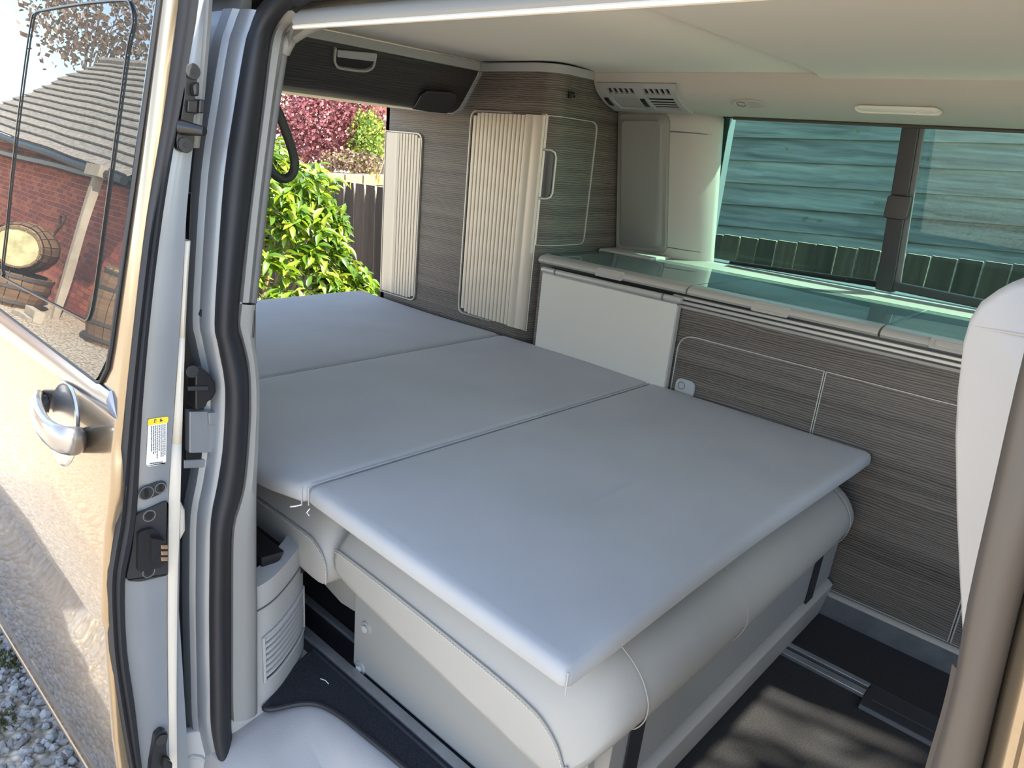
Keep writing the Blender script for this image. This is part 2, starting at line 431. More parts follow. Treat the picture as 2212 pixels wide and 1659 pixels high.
# divider bar
b = B()
tL, tR = gpt(1953, 262, 0.012), gpt(1990, 264, 0.012)
bL, bR = gpt(1893, 624, 0.012), gpt(1929, 632, 0.012)
b.prism([bL, bR, tR, tL], (0, -0.014, 0))
bar = mk('divider_bar', b, M['blacksat'], wn, bevel=0.003)
b = B()
b.prism([gpt(1930, 632, 0.004), gpt(1945, 625, 0.004), gpt(2001, 266, 0.004), gpt(1990, 266, 0.004)], (0, -0.010, 0))
mk('sash_edge', b, M['trimdk'], wn, bevel=0.002)
c = gpt(1941, 448, 0.027)
b = B(); b.prism([c + Vector((x, 0, z)) for x, z in rr2(0.062, 0.064, 0.010, 4)], (0, -0.016, 0))
la = mk('latch', b, M['black'], wn, bevel=0.003)
# frame of the sliding sash, bottom rail
b = B()
q0, q1 = gpt(1930, 626, 0.006), gpt(2160, 674, 0.006)
q1 = q0 + (q1 - q0) * 4.0
b.prism([q0, q1, q1 + Vector((0, -0.004, 0.026)), q0 + Vector((0, -0.004, 0.026))], (0, -0.020, 0))
mk('sash_rail', b, M['blacksat'], wn, bevel=0.004)
b = B(); b.prism([(-1.195, YG(1.232), 1.232), (0.74, YG(1.232), 1.232), (0.74, YG(1.25), 1.25), (-1.195, YG(1.25), 1.25)], (0, -0.006, 0))
mk('top_gasket', b, M['rubber'], wn)

# ---- recesses and lamps in the upper moulding
def umpt(px, py):
    """point on the upper moulding surface"""
    best = None
    for i in range(len(UM) - 1):
        y0, z0 = UM[i]; y1, z1 = UM[i+1]; n = Vector((0, -(z0 - z1), -(y1 - y0)))
        p = atp(px, py, (0, y0, z0), n)
        t = ((p.y - y0) * (y1 - y0) + (p.z - z0) * (z1 - z0)) / ((y1-y0)**2 + (z1-z0)**2)
        if -0.02 <= t <= 1.02: return p, n.normalized()
    return at(px, py, 'y', 2.1), Vector((0, -0.5, -0.8))
p, n = umpt(1617, 224)
t2 = n.cross(Vector((1, 0, 0))).normalized()
lp = thing('reading_lamp', 'small oval reading lamp flush in the trim above the window corner', 'lamp', p)
b = B(); o2 = [(0.052 * math.cos(a), 0.020 * math.sin(a)) for a in np.linspace(0, 2*PI, 29)[:-1]]
b.sweep([p + Vector((1, 0, 0)) * u + t2 * v for u, v in o2], [(0.0, 0.0015), (0.003, 0.0015), (0.003, -0.0015), (0.0, -0.0015)], n, loop=True)
mk('rim', b, M['side'], lp)
b = B(); b.prism([p + Vector((1, 0, 0)) * u * 0.93 + t2 * v * 0.9 for u, v in o2], n * 0.0015); mk('plate', b, M['side'], lp)
b = B(); pp = p + Vector((-0.022, 0, 0)); b.tube([pp + Vector((1, 0, 0)) * 0.013 * math.cos(a) + t2 * 0.012 * math.sin(a) + n * 0.002 for a in np.linspace(0.4, 2*PI - 0.4, 16)], 0.0014, 6)
mk('switch', b, M['trimdk'], lp)
b = B(); pp = p + Vector((0.012, 0, 0)) + n * 0.001
b.prism([pp + Vector((1, 0, 0)) * q.x + t2 * q.y for q in roundpoly([(-0.010, -0.013, 0), (0.022, -0.012, 0), (0.030, 0.0, 0), (0.022, 0.012, 0), (-0.010, 0.013, 0)], 0.006, 3)], n * 0.003)
mk('lens', b, M['trim'], lp, bevel=0.001)
# grab recess
p, n = umpt(1938, 236); t2 = n.cross(Vector((1, 0, 0))).normalized()
gr = thing('grab_recess', 'long rounded grab recess in the trim above the window bar', 'recess', p)
ov = rr2(0.200, 0.034, 0.0165, 6)
b = B()
R0 = [p + Vector((1, 0, 0)) * u + t2 * v + n * 0.0012 for u, v in ov]
R1 = [p + Vector((1, 0, 0)) * u * 1.03 + t2 * v * 1.15 + n * 0.003 for u, v in ov]
R2 = [p + Vector((1, 0, 0)) * u * 0.96 + t2 * v * 0.86 + n * 0.0005 for u, v in ov]
R3 = [p + Vector((1, 0, 0)) * u * 0.90 + t2 * v * 0.55 + n * 0.0035 for u, v in ov]
b.loft([R0, R1, R2, R3], closed=True); b.F.append(tuple(len(b.V) - len(ov) + i for i in range(len(ov))))
mk('cup', b, M['lining'], gr)
pp = p + Vector((0.065, 0, 0)); b = B()
b.tube([pp + Vector((1, 0, 0)) * 0.020 * math.cos(a) + t2 * 0.011 * math.sin(a) + n * 0.004 for a in np.linspace(0, 2*PI, 20)[:-1]], 0.0013, 6, loop=True)
mk('screw_cover', b, M['lining'], gr)

# ---- air vents at the rear end of the moulding
def umpath(t):
    """position along the moulding profile, t in metres from its top edge; returns point and outward normal"""
    s = 0
    for i in range(len(UM) - 1):
        a = Vector((0,) + UM[i]); c = Vector((0,) + UM[i+1]); L = (c - a).length
        if s + L >= t or i == len(UM) - 2:
            d = (c - a).normalized(); n = Vector((0, d.z, -d.y)); return a + d * (t - s), n.normalized()
        s += L
def vp(x, t, off):
    p, n = umpath(t); return Vector((x, p.y, p.z)) + n * off
av = thing('air_vent', 'twin louvred air vent moulded into the trim beside the wardrobe', 'vent', (-1.4, 2.06, 1.27))
T0, T1 = 0.036, 0.175
def vstrip(bb, x0, x1, t0, t1, h0, h1, nt=6):
    """slab following the moulding, between offsets h0 and h1"""
    ts = [t0 + (t1 - t0) * k / nt for k in range(nt + 1)]
    rings = [[vp(x0, t, h0), vp(x1, t, h0), vp(x1, t, h1), vp(x0, t, h1)] for t in ts]
    bb.loft(rings, closed=True, cap=True)
b = B(); vstrip(b, -1.512, -1.240, T0 + 0.004, T1 - 0.004, 0.001, 0.0016, 10); mk('backing', b, M['black'], av)
b = B()
vstrip(b, -1.520, -1.478, T0, T1, 0.002, 0.010, 10)
vstrip(b, -1.376, -1.342, T0, T1, 0.002, 0.010, 10)
vstrip(b, -1.246, -1.228, T0 - .004, T1 + .004, -0.004, 0.010, 10)
for t0, t1 in ((T0 - 0.004, T0 + 0.010), (0.064, 0.073), (0.150, T1 + 0.004)): vstrip(b, -1.520, -1.232, t0, t1, 0.0, 0.0095, 4)
mk('housing', b, M['trim'], av)
for xa, xb, opened in ((-1.478, -1.376, False), (-1.342, -1.246, True)):
    for k in range(1, 6):
        x = xa + (xb - xa) * (k - 0.0) / 5.0
        b = B(); ts = (T0 + 0.008, 0.066)
        b.loft([[vp(x - 0.009, ts[0], 0.003), vp(x - 0.003, ts[0], 0.003), vp(x - 0.003, ts[0], 0.009), vp(x - 0.009, ts[0], 0.009)],
                [vp(x - 0.002, ts[1], 0.003), vp(x + 0.004, ts[1], 0.003), vp(x + 0.004, ts[1], 0.009), vp(x - 0.002, ts[1], 0.009)]], closed=True, cap=True)
        mk('fin', b, M['trim'], av)
    for k in range(5):
        t = 0.078 + k * 0.0152; wd = 0.0140 if not opened else 0.0062
        b = B(); vstrip(b, xa, xb, t, t + wd, 0.0028, 0.0040, 2); mk('louvre', b, M['trim'], av)
for x in (-1.497, -1.359):
    b = B(); vstrip(b, x - 0.008, x + 0.008, 0.080, 0.122, 0.009, 0.0125, 6); mk('thumb_wheel', b, M['black'], av, bevel=0.001)

# ---- cab end: simple front doors, bulkhead and windscreen that shape the light
cb = thing('wall_front', 'cab front with windscreen and dashboard', 'wall', (1.2, 1.4, 0.0), kind='structure')
b = B(); b.prism([(1.55, 0.5, 0.70), (1.55, 2.3, 0.70), (0.71, 2.24, 1.36), (0.71, 0.60, 1.36)], (0.004, 0, 0.004)); mk('windscreen', b, M['clearglass'], cb, smooth=0)
b = B(); b.box(1.05, 1.55, 0.5, 2.3, -0.3, 0.70); mk('dashboard', b, M['blacksat'], cb, bevel=0.04)
b = B(); b.box(0.80, 1.55, 2.24, 2.40, -0.35, 0.80); mk('front_door_far', b, M['blacksat'], cb)
b = B(); b.prism([(1.55, 0.52, 0.70), (0.80, 0.60, 1.36), (0.80, 0.66, 1.36), (1.55, 0.58, 0.70)], (0.05, 0, 0.03)); mk('screen_pillar', b, M['blacksat'], cb)
b = B(); b.prism([(1.55, 2.24, 0.70), (0.80, 2.18, 1.36), (0.80, 2.24, 1.36), (1.55, 2.30, 0.70)], (0.05, 0, 0.03)); mk('screen_pillar', b, M['blacksat'], cb)
b = B(); b.box(0.15, 1.55, 0.44, 0.50, -0.35, 0.72); mk('front_door_near', b, M['paint'], cb)
# ================================================================== REAR EDGE OF THE DOOR OPENING
wr = thing('wall_right', 'silver door jamb and grey pillar trim behind the sliding door opening', 'wall', (XC, 0.5, 0.0), kind='structure')
def xc(px, py, x=XC): return at(px, py, 'x', x)
SL = [(473,1659),(457,1582),(454,1500),(452,1340),(453,1230),(456,1125),(470,1050),(481,977),(486,900),(487,845),(484,815),(481,796),(470,740),(464,700),(471,569),(485,380),(506,236),(528,105),(540,62)]
SR = [(520,1690),(502,1600),(499,1500),(499,1340),(499,1230),(502,1138),(518,1080),(528,1030),(536,930),(538,860),(537,820),(534,788),(522,735),(514,700),(525,569),(549,380),(566,236),(582,105),(594,62)]
LP = [xc(*p) for p in SL]; RP = [xc(*p) for p in SR]
# upper corner, turning forward along the roof edge (a real curve at the roof rail, y about 0.6)
LP += [at(571,0,'y',0.592), Vector((-0.93,0.598,1.272)), Vector((-0.85,0.60,1.282)), Vector((-0.5,0.60,1.285)), Vector((-0.16,0.60,1.285))]
RP += [at(625,23,'y',0.612), at(668,8,'y',0.612), at(707,0,'y',0.612), at(1160,-34,'y',0.612), Vector((-0.16,0.612,1.252))]
LP = smoothpath(LP, 3); RP = smoothpath(RP, 3)
b = B(); rings = []
for l, r in zip(LP, RP):
    ring = []
    for k in range(9):
        t = k / 8; q = l.lerp(r, t); bul = math.sin(PI * t) ** 0.6
        d = Vector((0.026, -0.012, 0)) if l.x < -1.0 else Vector((0.004, -0.012, -0.012))
        ring.append(q + d * bul)
    ring += [r + Vector((-0.012, 0.004, 0)), l + Vector((-0.012, 0.004, 0))]
    rings.append(ring)
b.loft(rings, closed=True, cap=True)
tag(mk('door_seal', b, M['rubber'], wr), 'thick black rubber door seal')
# painted jamb between the seal and the slid-open door
b = B(); rings = []
for l in LP[:57]:
    rings.append([l + Vector(v) for v in ((0.0, 0.006, 0), (-0.006, -0.002, 0), (-0.014, -0.008, 0), (-0.030, -0.010, 0), (-0.036, -0.018, 0), (-0.060, -0.020, 0), (-0.066, -0.012, 0), (-0.12, -0.012, 0), (-0.35, -0.012, 0))])
b.loft(rings)
mk('jamb_panel', b, M['jamb'], wr)
# roof rail above jamb + outer side of the body
b = B(); b.prism([(-2.45, y, z) for y, z in ((.485, -.3), (.490, .3), (.525, .7), (.530, .85), (.585, 1.27), (.60, 1.27), (.56, .7), (.55, -.3))], (2.45 + XC - 0.03, 0, 0)); b.box(-2.45, 0.8, 0.56, 0.64, 1.26, 1.40)
mk('body_side', b, M['jamb'], wr)
b = B(); b.box(-2.45, -1.26, 0.602, 0.63, 0.30, 1.26); mk('side_panel', b, M['side'], wr)
# bracket, cover plate and dark slot on the jamb
xj = XC - 0.045
def box_px(bb, pts, x, dx):
    bb.prism([at(px, py, 'x', x) for px, py in pts], (dx, 0, 0)); return bb
b = B(); box_px(b, [(403,786),(418,784),(434,797),(447,815),(449,836),(440,852),(430,858),(428,868),(412,874),(403,872)], xj + 0.012, 0.030)
st = mk('striker_bracket', b, M['black'], wr, bevel=0.004)
b = B(); box_px(b, [(403,833),(447,832),(449,842),(403,843)], xj + 0.040, 0.006); mk('bracket_lip', b, M['blacksat'], st, bevel=0.002)
b = B(); b.disc(at(414, 802, 'x', xj + 0.042), (1, 0, 0), 0.010, 0.003, 14); mk('bracket_screw', b, M['blacksat'], st, bevel=0.001)
b = B(); box_px(b, [(398,882),(484,881),(482,922),(475,925),(472,970),(398,972)], xj + 0.006, 0.018)
pt = mk('hinge_cover', b, M['jamb'], wr, bevel=0.003)
b = B(); box_px(b, [(447,890),(480,886),(481,912),(449,916)], xj + 0.024, 0.006); mk('cover_step', b, M['jamb'], pt, bevel=0.002)
b = B(); box_px(b, [(398,972),(470,970),(468,984),(462,988),(398,992)], xj + 0.004, 0.006); mk('slot', b, M['black'], wr)
b = B(); box_px(b, [(394,992),(478,988),(476,1006),(394,1010)], xj + 0.008, 0.006); mk('flange', b, M['jamb'], wr, bevel=0.002)
b = B(); b.prism([at(q.x, q.y, 'x', XC - 0.085) for q in roundpoly([(393,412,0),(421,412,0),(415,540,0),(409,556,0),(388,548,0)], 6, 3)], (0.03, 0, 0)); mk('grommet', b, M['black'], wr, bevel=0.003)
for q in ((436,672),(434,678)):
    b = B(); b.disc(at(q[0], q[1], 'x', XC - 0.028), (1, 0, 0), 0.004, 0.004, 8); mk('jamb_plug', b, M['black'], wr)
b = B(); b.prism([at(390,1572,'x',XC-0.05), at(452,1560,'x',XC-0.05), at(470,1659,'x',XC-0.03), at(475,1730,'x',XC-0.02), at(380,1730,'x',XC-0.05)], (0.02, 0, 0)); mk('sill_corner', b, M['trim'], wr, bevel=0.004)
b = B(); b.tube([at(*q, 'x', XC - 0.028) for q in ((398,1659),(404,1640),(415,1634),(432,1636),(450,1650),(458,1665))], 0.004, 8); mk('sill_lip', b, M['trim'], wr)

# ---- interior pillar trim beside the seal
S1 = [(540,650),(563,430),(587,236),(608,105),(618,62),(640,40)]
S1L = [(519,652),(539,450),(566,236),(582,105),(594,62),(625,22)]
b = B(); A = smoothpath([xc(*q) for q in S1L[:5]] + [at(625,23,'y',0.61)], 4); D = smoothpath([xc(*q) for q in S1[:5]] + [at(640,42,'y',0.617)], 4)
rings = [[a + Vector((-0.008, 0.0, 0)), a + Vector((0.008, 0, 0)), a.lerp(d, .5) + Vector((0.011, 0, 0)), d + Vector((0.004, 0, 0)), d + Vector((-0.02, 0.004, 0))] for a, d in zip(A, D)]
b.loft(rings); mk('pillar_strip', b, M['header'], wr)
S2 = [(549,655),(572,440),(597,236),(615,118)]
b = B(); b.tube(smoothpath([xc(*q) + Vector((-0.006, 0.0, 0)) for q in S2], 5), 0.0075, 10); mk('pillar_rail', b, M['trimdk'], wr)
b = B(); b.tube(smoothpath([xc(617,112) + Vector((-0.006, 0, 0)), xc(621, 95), xc(632, 80), at(668, 58, 'y', 0.66), at(705, 44, 'y', 0.68)], 5), 0.010, 10); mk('corner_trim', b, M['header'], wr)
b = B(); b.prism([xc(620,112), xc(628, 88), at(660,66,'y',0.655), at(712,42,'y',0.68), at(640,45,'y',0.62)], (-0.02, 0.006, 0)); mk('corner_gusset', b, M['header'], wr)
# lower pillar: plain trim running down from the slot
RL = [(518,656),(514,700),(522,735),(534,788),(538,860),(536,930),(528,1030),(518,1080),(502,1138),(499,1230),(499,1340),(499,1500),(501,1556)]
RR_ = [(553,656),(553,700),(553,740),(556,790),(560,850),(558,930),(555,1030),(554,1080),(554,1138),(554,1230),(556,1300),(556,1420),(556,1540)]
A = [xc(*q) for q in RL]; D = [xc(*q) for q in RR_]
b = B(); rings = []
for a, d in zip(smoothpath(A, 3), smoothpath(D, 3)):
    rings.append([a + Vector((-0.010, 0, 0)), a + Vector((0.006, 0.001, 0)), a.lerp(d, .4) + Vector((0.011, 0, 0)), a.lerp(d, .8) + Vector((0.008, 0, 0)), d + Vector((0.0, 0, 0)), d + Vector((-0.015, 0.003, 0)), d + Vector((-0.05, 0.003, 0))])
b.loft(rings); mk('pillar_lower', b, M['header'], wr)
b = B(); b.tube([xc(543,660) + Vector((.006,0,0)), xc(542,690) + Vector((.008,0,0)), xc(540,726) + Vector((.009,0,0))], 0.0022, 8); mk('belt_slot', b, M['black'], wr)

# ---- wheel-arch column inside the pillar, with louvred vent
BC = smoothpath([(-1.068, 0.515, 0), (-1.070, 0.56, 0), (-1.078, 0.605, 0), (-1.105, 0.655, 0), (-1.15, 0.715, 0), (-1.20, 0.752, 0), (-1.29, 0.775, 0), (-1.45, 0.78, 0)], 5)
def colring(z, s=0.0):
    return [Vector((p.x - 0.02 * z + s, p.y - s * 0.4, z)) for p in BC]
b = B(); b.loft([colring(z) for z in (-0.02, 0.06, 0.16, 0.22)]); mk('arch_column', b, M['trim'], wr)
b = B(); rings = [colring(0.222), colring(0.226, 0.002)] + [colring(z, 0.001) for z in (0.25, 0.272)]
top = [Vector((p.x - 0.045, p.y - 0.0, 0.276)) for p in colring(0.27)]; rings.append(top); b.loft(rings); mk('column_cap', b, M['trim'], wr)
b = B(); b.tube(colring(0.222, 0.003)[4:-8], 0.0013, 6); mk('joint', b, M['trimdk'], wr)
# belt slot in the dark gap over the cap
b = B(); b.box(-1.45, -1.16, 0.60, 0.76, 0.20, 0.245); mk('belt_recess', b, M['black'], wr)
b = B(); b.prism([Vector((-1.125, y, z)) for y, z in ((0.615,0.262),(0.655,0.275),(0.665,0.292),(0.615,0.296))], (-0.12, 0, 0)); mk('belt_guide', b, M['black'], wr, bevel=0.003)
def colpath(t0, t1, z, s, n=14):
    R = colring(z, s); out = []
    for k in range(n + 1):
        f = t0 + (t1 - t0) * k / n; i = int(f); i = min(i, len(R) - 2); out.append(R[i].lerp(R[i+1], f - i))
    return out
g0, g1 = 8.3, 22.5
b = B(); b.loft([colpath(g0, g1, 0.060, 0.0012), colpath(g0, g1, 0.152, 0.0012)]); mk('vent_backing', b, M['black'], wr)
for k in range(7):
    z = 0.066 + k * 0.0133
    b = B(); b.loft([colpath(g0, g1, z, 0.0015), colpath(g0, g1, z + 0.002, 0.0065), colpath(g0, g1, z + 0.0085, 0.0055), colpath(g0, g1, z + 0.0095, 0.0015)]); mk('vent_slat', b, M['trim'], wr)
fr = colpath(g0, g1, 0.057, 0.004) + colpath(g1, g0, 0.158, 0.004)
b = B(); b.tube(fr, 0.0032, 6, loop=True); mk('vent_frame', b, M['trim'], wr)

# ---- roof edge trim above the door opening
b = B(); y0 = 0.606
hp = [(0.604, 1.2135), (0.600, 1.219), (0.603, 1.228), (0.615, 1.237), (0.635, 1.242), (0.64, 1.236), (0.625, 1.224), (0.612, 1.2145)]
b.loft([[Vector((x, y, z)) for y, z in hp] for x in (-0.985, -0.8, -0.4, -0.10)], closed=True, cap=True)
tag(mk('trim_3', b, M['header']), 'pale trim strip along the roof edge of the door opening', 'trim', kind='structure')
b = B(); b.tube([(-0.985, 0.6035, 1.2125), (-0.10, 0.6035, 1.2125)], 0.003, 6)
tag(mk('trim_4', b, M['cream']), 'thin bright bead under the roof edge trim', 'trim', kind='structure')

# ---- front edge of the opening (door pillar beside the driver's seat), close to the camera
br = thing('wall_pillar', 'brown rubber sealed front pillar of the door opening', 'wall', (-0.02, 0.45, 0.0), kind='structure')
FL = [(1995,1720),(2010,1659),(2060,1480),(2090,1300),(2143,1060),(2212,760),(2290,500)]
FR = [(2098,1720),(2120,1655),(2166,1460),(2218,1250),(2290,1000),(2370,700),(2450,460)]
def ypl(z): return 0.44 + 0.05 * max(0, (z - 0.7)) / 0.5
def bpt(px, py):
    z = 0.9
    for _ in range(8):
        p = at(px, py, 'y', ypl(z)); z = p.z
    return p
Lf = smoothpath([bpt(*q) for q in FL], 4); Rf = smoothpath([bpt(*q) for q in FR], 4)
lo = Lf[0]; ro = Rf[0]
b = B(); rings = []
for l, r in zip(Lf, Rf):
    ring = []
    for k in range(9):
        t = k / 8; ring.append(l.lerp(r, t) + Vector((-0.004, -0.016, 0)) * (math.sin(PI * t) ** 0.7))
    ring += [r + Vector((0.0, 0.02, 0)), l + Vector((0.002, 0.02, 0))]
    rings.append(ring)
b.loft(rings, closed=True, cap=True); mk('pillar_seal', b, M['rubber_brown'], br)
b = B(); rings = [[l + Vector((-0.0025, -0.002, 0)), l + Vector((0.002, -0.006, 0)), l + Vector((0.003, 0.006, 0))] for l in Lf[4:10]]
b.loft(rings, closed=True, cap=True); mk('seal_lip', b, M['rubber_brown'], br)
b = B(); rings = [[r + Vector(v) for v in ((0, 0.004, 0), (0.004, -0.004, 0), (0.010, -0.008, 0), (0.014, -0.006, 0), (0.016, 0.0, 0), (0.022, 0.002, 0), (0.03, -0.004, 0), (0.06, -0.02, 0), (0.14, -0.03, 0), (0.14, 0.08, 0), (0.02, 0.08, 0))] for r in Rf]
b.loft(rings, closed=True, cap=True); mk('pillar_flange', b, M['paint'], br)
b = B(); b.box(0.02, 0.14, 0.45, 0.53, -0.35, 0.75); mk('pillar_foot', b, M['jamb'], br)

# ================================================================== SLIDING DOOR (open, standing outside the rear side)
XD = -1.05
dr = thing('sliding_door', 'open silver van sliding door with dark window, standing at the left', 'door', (XD, 0.36, -0.12))
OUT = [(-0.13, 0.345), (-0.115, 0.327), (-0.095, 0.318), (-0.085, 0.322), (-0.05, 0.318), (0.02, 0.3105), (0.113, 0.308), (0.25, 0.3105), (0.32, 0.3125), (0.345, 0.3095), (0.42, 0.3165), (0.525, 0.330), (0.60, 0.343), (0.679, 0.358), (0.95, 0.405), (1.221, 0.452), (1.34, 0.474)]
def yo(z):
    for (z0, y0), (z1, y1) in zip(OUT, OUT[1:]):
        if z <= z1: return y0 + (y1 - y0) * (z - z0) / (z1 - z0)
    return OUT[-1][1]
def dpt(px, py, off=0.0):
    """point on the door skin"""
    z = 0.7
    for _ in range(14):
        p = at(px, py, 'y', yo(z) - off); z = 0.5 * z + 0.5 * p.z
    return at(px, py, 'y', yo(z) - off)
def xedge(z):
    """front edge of the skin (steps forward a little below the belt line)"""
    return XD + 0.006 + (0.0 if z > 0.62 else 0.010 * min(1, (0.62 - z) / 0.05)) * (1 if z > 0.50 else 0.3)
b = B(); rings = []
zz = [q[0] for q in OUT]
for z in sorted(set(zz + [0.2, 0.48, 0.50, 0.56, 0.62, 0.64, 0.75, 0.85, 1.05, 1.13])):
    y = yo(z)
    rings.append([Vector((xedge(z) - 0.002, y + 0.020, z)), Vector((xedge(z), y + 0.006, z)), Vector((xedge(z) - 0.004, y + 0.001, z)), Vector((xedge(z) - 0.012, y, z)), Vector((-1.4, y, z)), Vector((-1.8, y, z)), Vector((-2.22, y, z)), Vector((-2.23, y + 0.10, z))])
b.loft(rings)
mk('outer_panel', b, M['paint'], dr, smooth=60)
# bottom lip of the skin
b = B(); b.tube([(XD, 0.332, -0.105), (-2.22, 0.332, -0.105)], 0.016, 10); mk('bottom_lip', b, M['paint'], dr)
# body of the door behind the skin
b = B(); b.prism([(XD - 0.012, 0.345, -0.12), (XD - 0.012, 0.36, 0.40), (XD - 0.012, 0.39, 0.68), (XD - 0.012, 0.484, 1.30), (XD - 0.012, 0.50, 1.30), (XD - 0.012, 0.455, 0.68), (XD - 0.012, 0.43, 0.3), (XD - 0.012, 0.43, -0.12)], (-1.16, 0, 0)); mk('door_core', b, M['jamb'], dr)
# window: dark glass set in the skin, with belt trim under it
DN = Vector((0, -0.985, 0.171))
gpts = [dpt(-260, 470, .0015), dpt(0, 664, .0015), dpt(212, 822, .0015), dpt(238, 770, .0015), dpt(296, 330, .0015), dpt(340, 20, .0015), dpt(349, -60, .0015), dpt(-120, -60, .0015)]
gpts = roundpoly(gpts, [0, 0, .012, .012, 0, 0, 0, 0], 4)
b = B(); b.prism(gpts, (0, -0.003, 0)); mk('window_glass', b, M['doorglass'], dr, smooth=0)
loopp = [(186,693),(194,684),(204,640),(226,480),(250,300),(276,110),(289,50),(283,12),(266,1),(180,8),(95,22),(78,28),(68,50),(48,190),(28,360),(14,500),(6,570),(8,592),(18,606)]
lp3 = [dpt(*q, .005) for q in loopp]
lp3 = smoothpath(lp3 + [lp3[0]], 3)[:-1]
b = B(); b.sweep(lp3, [(0.0, -0.0013), (0.0022, -0.0013), (0.0022, 0.0013), (0.0, 0.0013)], DN, loop=True); mk('window_gasket', b, M['black'], dr)
b = B(); edge = [dpt(*q, .003) for q in ((-200,516),(0,667),(211,826),(218,824),(232,795),(240,750),(298,330),(343,0),(350,-50))]
b.tube(edge, 0.0032, 6); mk('glass_edge', b, M['rubber'], dr)
# belt trim (bright strip under the glass)
a0, a1, c0, c1 = dpt(-150, 555, 0), dpt(246, 850, 0), dpt(250, 890, 0), dpt(-150, 600, 0)
b = B(); rings = []
for k in range(13):
    t = k / 12; u = dpt(-160 + t * 402, 545 + t * 299, 0); v = dpt(-160 + t * 412, 604 + t * 300, 0)
    rings.append([u, u + Vector((0, -.004, .0)), u.lerp(v, .35) + Vector((0, -.010, 0)), u.lerp(v, .7) + Vector((0, -.008, 0)), v + Vector((0, -.002, 0)), v + Vector((0, .004, 0))])
b.loft(rings, closed=True, cap=True); mk('belt_trim', b, M['chrome'], dr)
# front edge: seal, silver edge face, inner trim
EY =  [-60, 51, 253, 456, 658, 886, 1098, 1180, 1257, 1400, 1521, 1659, 1760]
ESL = [389, 377, 349, 314, 289, 265, 246, 233, 225, 232, 249, 275, 298]
ESR = [432, 420, 383, 350, 325, 305, 294, 282, 268, 272, 289, 305, 322]
EVR = [446, 441, 426, 407, 396, 380, 366, 366, 365, 365, 366, 368, 370]
ETR = [470, 464, 446, 424, 410, 402, 397, 394, 391, 389, 388, 389, 390]
def dx(px, py): return at(px, py, 'x', XD)
sL = smoothpath([dx(x, y) for x, y in zip(ESL, EY)], 3); sR = smoothpath([dx(x, y) for x, y in zip(ESR, EY)], 3)
vR = smoothpath([dx(x, y) for x, y in zip(EVR, EY)], 3); tR2 = smoothpath([dx(x, y) for x, y in zip(ETR, EY)], 3)
b = B(); rings = []
for l, r in zip(sL, sR):
    w_ = r - l
    rings.append([l + Vector((-.012, 0, 0)), l + Vector((.006, 0, 0)), l + w_ * .2 + Vector((.015, 0, 0)), l + w_ * .38 + Vector((.013, 0, 0)), l + w_ * .45 + Vector((.010, 0, 0)), l + w_ * .6 + Vector((.014, 0, 0)), l + w_ * .85 + Vector((.012, 0, 0)), r + Vector((.004, 0, 0)), r + Vector((-.012, 0, 0))])
b.loft(rings, closed=True, cap=True); tag(mk('edge_seal', b, M['rubber'], dr), 'black rubber seal along the door edge')
b = B(); rings = [[r + Vector((-.006, -.004, 0)), r.lerp(v, .3), r.lerp(v, .7), r.lerp(v, .93), v + Vector((-.006, 0, 0)), v + Vector((-.04, 0.002, 0))] for r, v in zip(sR, vR)]
b.loft(rings); mk('edge_face', b, M['jamb'], dr)
b = B(); rings = [[Vector((xedge(l.z) - .003, yo(l.z) + .004, l.z)), Vector((xedge(l.z) - .004, yo(l.z) + .012, l.z)), l + Vector((-.004, 0, 0))] for l in sL]
b.loft(rings); mk('edge_flange', b, M['jamb'], dr)
ncut = 9; k2 = 13
for i0, i1, mt in ((0, 7, 'header'), (10, 13, 'cream'), (13, 16, 'cream'), (16, 37, 'cream')):
    b = B(); rings = []
    for v, t in list(zip(vR, tR2))[i0:min(i1, len(vR)) + 1]:
        rings.append([v + Vector((-.014, .001, 0)), v + Vector((-.008, .002, 0)), v.lerp(t, .5) + Vector((-.006, 0, 0)), v.lerp(t, .9) + Vector((-.009, 0, 0)), t + Vector((-.018, .001, 0)), t + Vector((-.10, .001, 0))])
    if len(rings) > 1: b.loft(rings); mk('inner_trim', b, M[mt], dr, solid=0.001)
b = B(); b.tube([dx(391, 1085) + Vector((-.03, 0, 0)), dx(400, 1120) + Vector((-.03, 0, 0)), dx(401, 1160) + Vector((-.03, 0, 0)), dx(393, 1190) + Vector((-.03, 0, 0))], [0.006, 0.012, 0.012, 0.006], 10); mk('pull_cup', b, M['cream'], dr)

def dplate(pts, x0, h, r=0, n=4):
    P3 = [dx(*q) + Vector((x0, 0, 0)) for q in pts]
    if r: P3 = roundpoly(P3, r, n)
    bb = B(); bb.prism(P3, (h, 0, 0)); return bb
# upper catch
b = dplate([(388,142),(416,136),(424,152),(419,172),(414,215),(429,213),(428,243),(412,247),(411,268),(414,300),(409,322),(392,330),(376,322),(374,296),(382,270),(392,200)], 0.0, 0.010, 0.004)
uc = tag(mk('upper_catch', b, M['black'], dr, bevel=0.002), 'black metal catch near the top of the door edge')
b = dplate([(403,182),(418,176),(417,208),(404,206)], 0.010, 0.010); mk('catch_block', b, M['black'], uc, bevel=0.003)
b = dplate([(395,216),(418,216),(416,245),(394,242)], 0.010, 0.005); mk('catch_plate', b, M['black'], uc, bevel=0.002)
b = dplate([(418,214),(430,214),(428,244),(416,244)], -0.002, 0.020); mk('catch_hook', b, M['black'], uc, bevel=0.002)
b = B(); p0 = dx(384, 274) + Vector((.006, 0, 0)); b.tube([p0, p0.lerp(dx(418, 281) + Vector((.03, 0, 0)), .55), dx(418, 281) + Vector((.034, 0, 0))], [0.011, 0.0085, 0.0065], 12); mk('catch_pin', b, M['black'], uc, bevel=0.001)
